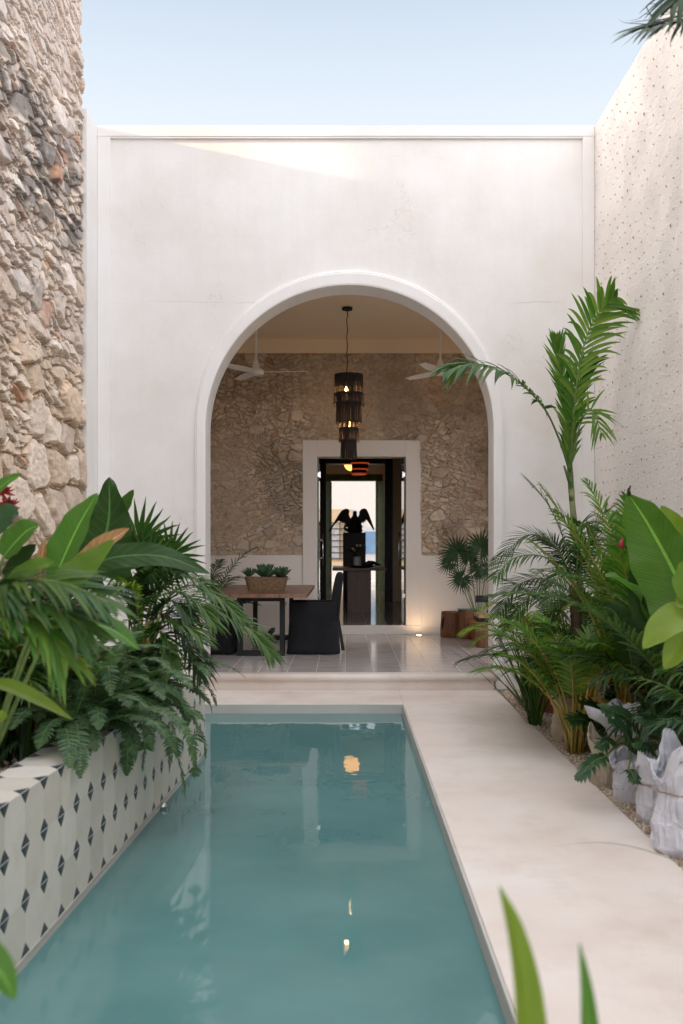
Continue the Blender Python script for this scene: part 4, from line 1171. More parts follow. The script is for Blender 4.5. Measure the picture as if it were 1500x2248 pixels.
exec(compile(r'''
# ================================================================== RIGHT BED
def tall_palm():
    D = 8.8; base = V((2.06, 8.8, -.02))
    root = plant('feather_palm', 'tall slender feather palm reaching up the facade beside the arch', 'palm', base)
    tr = catmull([base, at(1283, 1400, D), at(1268, 1230, D), at(1258, 1120, D), at(1252, 1040, D)], 24)
    m = MB(); rad = [.034-.010*i/23 + (.0035 if i % 4 == 0 else 0) for i in range(24)]; m.tube(tr, rad, 12); m.build('trunk', 'trunk_green', root, loc=base)
    m = MB(); top = at(1252, 1040, D); m.tube([at(1256, 1100, D), at(1252, 1040, D), at(1250, 990, D), at(1249, 930, D)], [.026, .028, .018, .008], 10)
    m.tube([at(1250, 1060, D-.03), at(1241, 1030, D-.05), at(1238, 1022, D-.05)], [.012, .010, .008], 8); m.build('crownshaft', 'stem_green', root, loc=base)
    r = random.Random(21)
    def fr(pts, leaf, **k):
        m = MB(); add_frond(m, pts, rnd=r, **k); m.build('frond', [leaf, 'stem_green'], root, loc=base)
    fr([top, at(1258, 930, D-.1), at(1268, 830, D-.15), at(1288, 740, D-.15), at(1320, 680, D-.2), at(1352, 655, D-.25)], 'leaf_bright', n=30, L=.44, w=.033, t0=.2, a0=34, a1=52, droop=.34, vee=16, rr=.011, up=V((0, -1, .1)), fold=.35, seg=8)
    fr([top, at(1226, 960, D-.2), at(1190, 890, D-.4), at(1120, 825, D-.6), at(1040, 800, D-.75), at(985, 812, D-.85)], 'leaf_palm', n=30, L=.34, w=.034, t0=.38, a0=62, a1=22, droop=.45, vee=14, rr=.010, up=V((.15, -.45, 1)))
    fr([top, at(1249, 960, D-.05), at(1242, 880, D-.1), at(1228, 800, D-.1), at(1222, 745, D-.15)], 'leaf_bright', n=34, L=.30, w=.022, t0=.05, a0=26, a1=16, droop=.08, vee=14, rr=.008, up=V((0, -1, .2)))
    fr([top, at(1252, 960, D), at(1262, 880, D+.1), at(1280, 820, D+.1), at(1300, 790, D+.15)], 'leaf_palm', n=26, L=.30, w=.022, t0=.1, a0=30, a1=20, droop=.12, vee=14, rr=.008, up=V((0, -1, .2)))
    fr([top, at(1258, 1000, D-.2), at(1275, 930, D-.3), at(1300, 900, D-.35), at(1320, 950, D-.4)], 'leaf_bright', n=10, L=.25, w=.022, t0=.5, a0=50, a1=30, droop=.3, vee=8, rr=.007, up=V((0, -1, .4)))
tall_palm()

def dwarf_palm():
    D = 8.2; hub = at(1262, 1300, D); base = V((hub.x+.02, D, -.02))
    root = plant('dwarf_date_palm', 'dark dwarf date palm with fine arching fronds at the foot of the tall palm', 'palm', base)
    m = MB(); m.tube([base, base.lerp(hub, .5)+V((.02, 0, 0)), hub+V((0, 0, .06))], [.05, .045, .05], 10); m.build('trunk', 'stem_brown', root, loc=base)
    r = random.Random(31)
    spec = [[(1258, 1265), (1240, 1190), (1205, 1110), (1150, 1045)], [(1255, 1270), (1220, 1200), (1160, 1175), (1085, 1235)], [(1255, 1290), (1200, 1225), (1130, 1225), (1085, 1270)],
            [(1255, 1300), (1190, 1270), (1130, 1290), (1095, 1350)], [(1258, 1310), (1200, 1310), (1140, 1330), (1095, 1400)], [(1268, 1280), (1290, 1190), (1320, 1140), (1342, 1115)],
            [(1265, 1270), (1270, 1190), (1275, 1150), (1300, 1160)], [(1270, 1290), (1310, 1220), (1345, 1230), (1370, 1280)], [(1272, 1300), (1320, 1270), (1360, 1300), (1375, 1370)],
            [(1262, 1290), (1235, 1230), (1215, 1195), (1180, 1180)], [(1262, 1310), (1225, 1330), (1190, 1370), (1165, 1430)], [(1268, 1310), (1300, 1330), (1330, 1390), (1335, 1450)],
            [(1262, 1300), (1245, 1250), (1230, 1260), (1200, 1330)], [(1265, 1300), (1285, 1250), (1310, 1280), (1325, 1340)], [(1258, 1305), (1215, 1280), (1165, 1300), (1120, 1375)], [(1266, 1285), (1282, 1215), (1310, 1185), (1350, 1190)]]
    for i, s in enumerate(spec):
        dd = r.uniform(-.5, .4); k = len(s)
        P = [at(x, y, D + dd*j/(k-1)) for j, (x, y) in enumerate(s)]
        fm = MB(); add_frond(fm, P, 36, .21, .011, t0=.12, rnd=r, a0=62, a1=30, droop=.22, vee=12, rr=.006, seg=5, up=V((0, -.5, 1)))
        fm.build('frond', [('leaf_palm', 'leaf_dark')[i % 2], 'stem_green'], root, loc=base)
dwarf_palm()

g_ = 'palms in the gravel bed'
areca('clump_palm', 'clump palm with yellow canes growing out of the gravel, in front of the terracotta pot', (1.64, 6.98, -.01), 26, 1.08, (70, 89), (.8, 2.1), leaf='leaf_bright', stem='stem_yellow', spread=.075, leaflet=.22, w=.017, pairs=26, seed=5, cane=.5, lean=(.02, 0), group=g_)
areca('clump_palm', 'taller clump palm with long green canes standing beside the banana leaf', (1.93, 6.7, -.01), 24, 1.75, (78, 90), (.2, 1.1), leaf='leaf_bright', stem='stem_yellow', spread=.10, leaflet=.26, w=.017, pairs=30, seed=8, cane=.5, lean=(-.01, 0), group=g_)
areca('clump_palm', 'leafy green clump palm against the plaster wall behind the banana leaf', (2.28, 6.0, -.01), 20, 1.75, (62, 86), (.8, 1.8), leaf='leaf_palm', stem='stem_green', spread=.1, leaflet=.30, w=.022, pairs=28, seed=9, cane=.4, group=g_)
areca('clump_palm', 'low dark clump palm between the tall palm and the yellow canes', (2.0, 7.7, -.01), 22, 1.15, (45, 82), (1.1, 2.2), leaf='leaf_dark', stem='stem_green', spread=.08, leaflet=.25, w=.018, pairs=28, seed=10, cane=.3, group=g_)
areca('parlour_palm', 'bluish parlour palm growing from the nearest wrapped pot', (1.98, 4.85, .30), 18, .62, (45, 85), (.8, 1.9), leaf='leaf_blue', stem='stem_green', spread=.05, leaflet=.19, w=.021, pairs=15, seed=13, cane=.35, droop=.5, az=(60, 300))
areca('parlour_palm', 'glossy low palm with drooping leaflets by the right edge behind the wrapped pots', (2.12, 5.1, .25), 18, .85, (50, 85), (.8, 1.9), leaf='leaf_palm', stem='stem_green', spread=.05, leaflet=.2, w=.024, pairs=14, seed=14, cane=.3, droop=.6, az=(80, 280))
areca('parlour_palm', 'green palm thicket filling the bed behind the lobed leaves', (2.25, 6.3, .1), 26, 1.15, (45, 85), (.9, 1.8), leaf='leaf_dark', stem='stem_green', spread=.12, leaflet=.22, w=.022, pairs=18, seed=15, cane=.3, droop=.4)

areca('clump_palm', 'dense mid height palm in the corner of the gravel bed beside the tall palm trunk', (2.22, 8.2, -.01), 26, 1.45, (55, 85), (.9, 2.0), leaf='leaf_palm', stem='stem_green', spread=.1, leaflet=.26, w=.017, pairs=30, seed=23, cane=.35, group=g_)
def strap_clump(name, label, base, n, L, w, leaf, seed, el=(55, 88), k=(.1, .7), az=(0, 360), spread=.05, cat='plant', group=None):
    r = random.Random(seed); root = plant(name, label, cat, base, group)
    m = MB()
    for i in range(n):
        b0 = V(base)+V((r.uniform(-spread, spread), r.uniform(-spread, spread), 0))
        add_strap(m, b0, R(r.uniform(*az)), R(r.uniform(*el)), L*r.uniform(.55, 1.1), r.uniform(*k), w*r.uniform(.7, 1.15), side=r.uniform(-.2, .2))
    m.build('leaves', leaf, root, loc=base); return root
strap_clump('spear_lily', 'clump of narrow dark sword leaves at the corner of the gravel bed by the step', (1.535, 8.05, -.01), 44, 1.0, .020, 'leaf_palm', 41, (48, 86), (.1, .6), (110, 300))
def grass_arc():
    base = V((1.75, 3.6, 0.0)); root = plant('long_grass', 'few long thin grass blades arching over the deck from the right edge', 'grass plant', base)
    for pts in ([(1640, 1960, 3.3), (1560, 1870, 3.3), (1470, 1800, 3.3), (1400, 1766, 3.3), (1335, 1757, 3.3)], [(1640, 1990, 3.0), (1520, 1910, 3.0), (1420, 1868, 3.0), (1320, 1850, 3.0), (1215, 1857, 3.0)], [(1640, 1700, 3.6), (1570, 1560, 3.6), (1500, 1480, 3.6), (1450, 1470, 3.6), (1410, 1500, 3.6)]):
        P = catmull([base+V((0, 0, 0.02))] + [at(*q) for q in pts], 26); m = MB()
        m.ribbon(P, [.012*max(.06, 1-(i/25)**2) for i in range(26)], V((0, 0, 1)), .3); m.build('blade', 'leaf_palm', root, loc=base)
grass_arc()

def banana():
    base = V((2.22, 5.6, 0)); root = plant('banana_plant', 'banana plant with one huge bright upright leaf against the plaster wall', 'banana plant', base)
    m = MB(); m.tube([base, base+V((-.02, 0, .3)), base+V((0, 0, .6))], [.06, .05, .035], 10); m.build('stem', 'stem_green', root, loc=base)
    D = 5.3
    def lf(pts, W, mat='leaf_banana', **k):
        m = MB(); add_paddle(m, pts, W, **k); m.build('leaf', mat, root, loc=base)
    lf([at(1556, 1440, D), at(1515, 1330, D), at(1470, 1235, D), at(1420, 1145, D), at(1378, 1082, D)], .39, up=V((-.75, -.7, .25)), fold=.40, wav=.05, tears=0, seed=3, base_w=.7)
    lf([at(1520, 1300, D+.35), at(1500, 1200, D+.35), at(1475, 1150, D+.3), at(1452, 1110, D+.3)], .16, 'leaf_lime', up=V((-.2, -1, .3)), seed=4)
    lf([at(1500, 1420, D+.2), at(1440, 1360, D+.2), at(1410, 1290, D+.2), at(1395, 1215, D+.2)], .20, 'leaf_dark', up=V((-.3, -1, .2)), seed=6)
    lf([at(1450, 1380, D+.2), at(1400, 1310, D+.2), at(1360, 1275, D+.1), at(1328, 1265, D)], .16, 'leaf_canna', up=V((-.2, -.6, 1)), seed=7)
    m = MB(); m.tube([at(1382, 1088, D), at(1380, 1075, D), at(1385, 1066, D)], [.012, .008, .003], 6); m.build('leaf_tip', 'leaf_dark', root, loc=base)
banana()
def canna_right():
    base = V((1.85, 3.9, 0.0)); root = plant('canna_plant', 'canna with pale lime paddle leaves hanging in at the right edge', 'canna', base)
    D = 3.7
    m = MB(); m.tube([base, base+V((.1, -.1, .5)), at(1560, 1400, D)], [.02, .018, .012], 8); m.build('stem', 'stem_green', root, loc=base)
    for pts, W, mat, up, s in (([(1545, 1365), (1500, 1360), (1455, 1385), (1412, 1425)], .16, 'leaf_lime', V((0, -.6, 1)), 1), ([(1530, 1370), (1500, 1400), (1478, 1440), (1458, 1470)], .10, 'leaf_lime', V((-.4, -1, .3)), 2),
                               ([(1560, 1340), (1530, 1290), (1505, 1250), (1492, 1235)], .16, 'leaf_bright', V((-.3, -1, .2)), 3), ([(1560, 1340), (1535, 1325), (1510, 1320), (1485, 1330)], .14, 'leaf_lime', V((0, -.8, .6)), 4)):
        m = MB(); add_paddle(m, [at(x, y, D) for x, y in pts], W, up=up, seed=s, wav=.015); m.build('leaf', mat, root, loc=base)
canna_right()
def lobed(name, label, base, leaves, leaf='leaf_blue'):
    base = V(base); root = plant(name, label, 'philodendron', base); st = MB(); r = random.Random(len(label))
    for (x0, y0, x1, y1, D, ln) in leaves:
        a = at(x0, y0, D); tip = at(x1, y1, D-.1); st.tube(catmull([base+V((0, 0, .02)), base.lerp(a, .5)+V((0, 0, .08)), a], 8), .006, 5)
        m = MB(); mid = a.lerp(tip, .5)+V((0, 0, ln*.10))
        add_frond(m, [a, mid, tip], 9, ln*.42, ln*.13, t0=.04, a0=80, a1=22, droop=.25, vee=12, rr=.005, rnd=r, seg=5, prof=.8, fold=.15, up=V((0, -.7, 1)), tipl=.8)
        add_paddle(m, [a, mid, tip], ln*.34, up=V((0, -.7, 1)), seed=3, wav=.02)
        m.build('leaf', [leaf, 'stem_green'], root, loc=base)
    st.build('stems', 'stem_green', root, loc=base)
lobed('split_leaf_plant', 'philodendron with bluish split leaves leaning over the paper wrapped pots', (1.68, 5.75, .22),
      [(1330, 1660, 1272, 1705, 5.5, .20), (1390, 1640, 1340, 1580, 5.5, .26), (1400, 1600, 1330, 1560, 5.6, .30), (1420, 1580, 1395, 1530, 5.6, .22), (1380, 1690, 1395, 1715, 5.3, .14), (1440, 1660, 1400, 1640, 5.3, .2), (1450, 1620, 1480, 1570, 5.3, .25), (1430, 1570, 1460, 1520, 5.6, .24), (1460, 1690, 1440, 1640, 5.1, .2), (1350, 1630, 1315, 1640, 5.6, .18), (1440, 1600, 1412, 1585, 5.4, .25), (1470, 1650, 1490, 1610, 5.1, .2)])
lobed('split_leaf_plant', 'dark split leaf plant low in the gravel behind the wrapped pots', (1.86, 6.7, .15),
      [(1310, 1600, 1255, 1580, 6.5, .28), (1330, 1580, 1280, 1545, 6.6, .28), (1340, 1600, 1300, 1620, 6.4, .24), (1360, 1570, 1330, 1530, 6.6, .26), (1330, 1560, 1350, 1510, 6.7, .26)], 'leaf_dark')
def ginger():
    base = V((2.2, 6.6, 0)); root = plant('ginger_plant', 'broad dark leaved plant with a small pink bloom by the plaster wall', 'plant', base)
    for pts, W, mat in (([(1420, 1480), (1425, 1390), (1440, 1330), (1470, 1300)], .22, 'leaf_elephant'), ([(1440, 1500), (1460, 1420), (1480, 1370), (1500, 1350)], .22, 'leaf_dark'), ([(1390, 1480), (1375, 1400), (1350, 1345), (1320, 1330)], .16, 'leaf_elephant')):
        m = MB(); add_paddle(m, [at(x, y, 6.3) for x, y in pts], W, up=V((-.2, -1, .5)), seed=int(W*100)); m.build('leaf', mat, root, loc=base)
    m = MB(); m.tube([base, at(1430, 1400, 6.5), at(1365, 1240, 6.5), at(1362, 1205, 6.5)], [.012, .01, .006, .004], 6); m.build('stem', 'stem_green', root, loc=base)
    m = MB(); c = at(1364, 1206, 6.4); m.tube([c, c+V((0, 0, .04)), c+V((.01, 0, .07))], [.02, .018, .004], 8); m.build('bloom', 'flower_red', root, loc=base)
ginger()

def pot():
    c = V((1.75, 8.75, -.01)); root = plant('terracotta_pot', 'tall square terracotta pot half hidden behind the sword leaves', 'pot', c)
    m = MB(); s = [(.115, 0), (.15, .40), (.165, .41), (.165, .46), (.145, .46), (.14, .41)]
    for r_, z in s:
        for q in ((-1, -1), (1, -1), (1, 1), (-1, 1)): m.v.append((c.x+q[0]*r_, c.y+q[1]*r_, c.z+z))
    for i in range(len(s)-1):
        for j in range(4): m.face((i*4+j, i*4+(j+1) % 4, i*4+4+(j+1) % 4, i*4+4+j))
    bevel(m.build('pot_body', 'terracotta', root), .006)
    m = MB(); m.box(c.x-.138, c.x+.138, c.y-.138, c.y+.138, c.z+.40, c.z+.412); m.build('soil', 'earth', root)
pot()
areca('pot_palm', 'small lime palm growing in the terracotta pot', (1.75, 8.75, .41), 16, .85, (45, 82), (1.2, 2.4), leaf='leaf_lime', stem='stem_yellow', spread=.05, leaflet=.2, w=.016, pairs=24, seed=17, cane=.3)

def wrap(px, D, r, h, label, mat, seed, collar=.0, tie=True):
    c = V(((px-CX)/FPX*D, D, -.012)); rr = random.Random(seed); ph = [rr.random()*6 for _ in range(6)]
    root = plant('wrapped_pot', label, 'pot', c, 'wrapped plant pots')
    def wob(a, z):
        q = z/h
        return 1 + .04*math.sin(5*a+ph[0]+q*2)+.06*abs(math.sin(4.5*a+ph[1]-q*2.5))+.05*abs(math.sin(7*a+ph[2]+3*q))-.05+.02*math.sin(23*a+9*q)+(.12*math.sin(3*a+ph[3])*max(0, q-.7))
    prof0 = [(r*.80, 0), (r*.96, .02), (r*1.0, h*.3), (r*.93, h*.55), (r*.84, h*.66), (r*.92, h*.74), (r*1.04, h*.9), (r*1.14, h)]
    m = MB(); NA, NZ = 46, 17
    for k in range(NZ+1):
        z = h*k/NZ; j = max(q for q in range(len(prof0)-1) if prof0[q][1] <= z+1e-9); (ra, za), (rb, zb) = prof0[j], prof0[j+1]
        rad = ra+(rb-ra)*(z-za)/(zb-za)
        for i in range(NA):
            a = 2*PI*i/NA; e = V((math.cos(a), math.sin(a), 0)); p = e*.13+V((seed*3.1, 0, z*1.0))
            cr = .16*mnoise.noise(p*11)+.12*abs(mnoise.noise(p*22+V((5, 2, 1))))+rr.uniform(-.035, .035); z += rr.uniform(-.006, .006) if 0 < k < NZ else 0; a += rr.uniform(-.03, .03); e = V((math.cos(a), math.sin(a), 0))
            q = rad*(wob(a, z)+cr*min(1, z/.04)); top = max(0, (z/h-.72)/.28)
            m.v.append((c.x+e.x*q, c.y+e.y*q, c.z+z+top*h*(.14*math.sin(2*a+ph[4])+.09*math.sin(5*a+ph[5])+.05*mnoise.noise(p*30))))
    for k in range(NZ):
        for i in range(NA): q = (k*NA+i, k*NA+(i+1) % NA, (k+1)*NA+(i+1) % NA, (k+1)*NA+i); t = rr.random() < .5; m.face(q[:3] if t else (q[0], q[1], q[3])); m.face((q[0], q[2], q[3]) if t else q[1:])
    o = m.build('wrapping', mat, root); sm = o.modifiers.new('solid', 'SOLIDIFY'); sm.thickness = .004
    m = MB(); m.lathe([(r*.8, h*.52), (r*.82, h*.56)], 24, c); m.build('soil', 'earth', root)
    if tie: 
        m = MB(); pts = [(c.x+r*.88*wob(a, h*.64)*math.cos(a), c.y+r*.88*wob(a, h*.64)*math.sin(a), c.z+h*.645) for a in [2*PI*i/48 for i in range(49)]]
        m.tube(pts, .004, 5, cap=False); m.build('twine', 'string', root)
    if collar:
        m = MB(); a0 = R(200)
        for i in range(13):
            a = a0-.9+1.8*i/12; e = V((math.cos(a), math.sin(a), 0)); p = c+e*r*.95+V((0, 0, h*.72))
            L = collar*(.55+.45*math.sin(PI*i/12))
            q = len(m.v); m.v += [tuple(p), tuple(p+e*L*.35+V((0, 0, L*.4+.01*math.sin(i*2)))), tuple(p+e*L*.8+V((0, 0, L*.7+.02*math.sin(i*1.7)))), tuple(p+e*L*1.0+V((0, 0, L*1.05)))]
            if i:
                for k in range(3): m.face((q-4+k, q+k, q+k+1, q-4+k+1), 0, True)
        o = m.build('paper_collar', mat, root); sm = o.modifiers.new('solid', 'SOLIDIFY'); sm.thickness = .003
wrap(1336, 6.05, .11, .30, 'beige cloth wrapped pot closest to the yellow caned palm', 'beige_fabric', 1, tie=False)
wrap(1376, 6.30, .13, .40, 'white paper wrapped pot with a tall flared corner behind the beige one', 'wrap_fabric', 2, .16)
wrap(1390, 5.72, .11, .25, 'squat white wrapped pot under the split leaves', 'wrap_fabric', 3)
wrap(1440, 5.25, .092, .32, 'slim white wrapped pot tied with brown twine, second from the right edge', 'wrap_fabric', 4)
wrap(1500, 4.72, .128, .46, 'largest white wrapped pot at the right edge of the picture', 'wrap_fabric', 5)
wrap(1240, 7.45, .085, .34, 'dull beige wrapped pot behind the yellow canes', 'beige_fabric', 6, tie=False)
wrap(1268, 8.0, .12, .40, 'white wrapped pot beside the terracotta pot', 'wrap_fabric', 7, .1, False)
wrap(1352, 7.3, .11, .40, 'white wrapped pot deep in the bed by the plaster wall', 'wrap_fabric', 8, .12, False)
uplight('bed_spotlight', at(1322, 1622, 6.55), 'small red glowing spotlight among the leaves of the gravel bed', .5, (1, .5, .2), at(1340, 1500, 6.9), 80, 'spot_glow')

# overhanging frond, upper right, and the blades close to the lens
def overhang():
    base = V((2.0, 3.9, 0)); root = plant('overhanging_palm', 'palm whose dark frond hangs into the upper right corner', 'palm', base)
    D = 4.4
    m = MB(); m.tube(catmull([base, V((2.25, 4.1, 1.8)), at(1720, 40, D)], 16), [.06-.02*i/15 for i in range(16)], 10); m.build('trunk', 'trunk_green', root, loc=base)
    for pts in ([(1720, 40), (1600, 20), (1500, 45), (1425, 62)], [(1720, 40), (1620, -60), (1540, -60), (1480, 10)]):
        m = MB(); add_frond(m, [at(x, y, D-.1*i) for i, (x, y) in enumerate(pts)], 26, .30, .020, t0=.2, a0=45, a1=14, droop=.2, rnd=random.Random(3), rr=.008, up=V((0, -.6, 1))); m.build('frond', ['leaf_dark', 'stem_green'], root, loc=base)
    r = random.Random(4)
    m = MB()
    for pts in ([(1440, 55), (1400, 52), (1372, 50), (1357, 42)], [(1440, 50), (1420, 15), (1440, 8), (1470, 12)], [(1440, 66), (1405, 70), (1385, 85), (1366, 102)], [(1445, 40), (1420, 30), (1400, 42), (1375, 46)]):
        P = catmull([at(x, y, D-.2) for x, y in pts], 14); m.ribbon(P, [.006*max(.1, 1-i/14) for i in range(14)], V((0, -1, .2)), .2)
    m.build('dry_tips', 'leaf_dark', root, loc=base)
overhang()
def near_blades():
    base = V((.28, 1.15, .45)); base.z = 0
    root = plant('foreground_plant', 'two thick upright green blades close to the lens at the bottom edge', 'plant', base)
    for pts, W, mat in (([(1150, 2700), (1160, 2400), (1155, 2200), (1130, 2050), (1096, 1945)], .056, 'leaf_lime'), ([(1262, 2700), (1285, 2450), (1290, 2300), (1285, 2180), (1272, 2070)], .042, 'leaf_canna')):
        P = [V((.30, 1.12, 0))] + [at(x, y, 1.25) for x, y in pts]
        m = MB(); add_paddle(m, P, W*1.0, up=V((.3, -1, .2)), fold=.5, wav=.0, base_w=1.4, seed=2); m.build('blade', mat, root, loc=base)
near_blades()
''', 'rightbed', 'exec'))

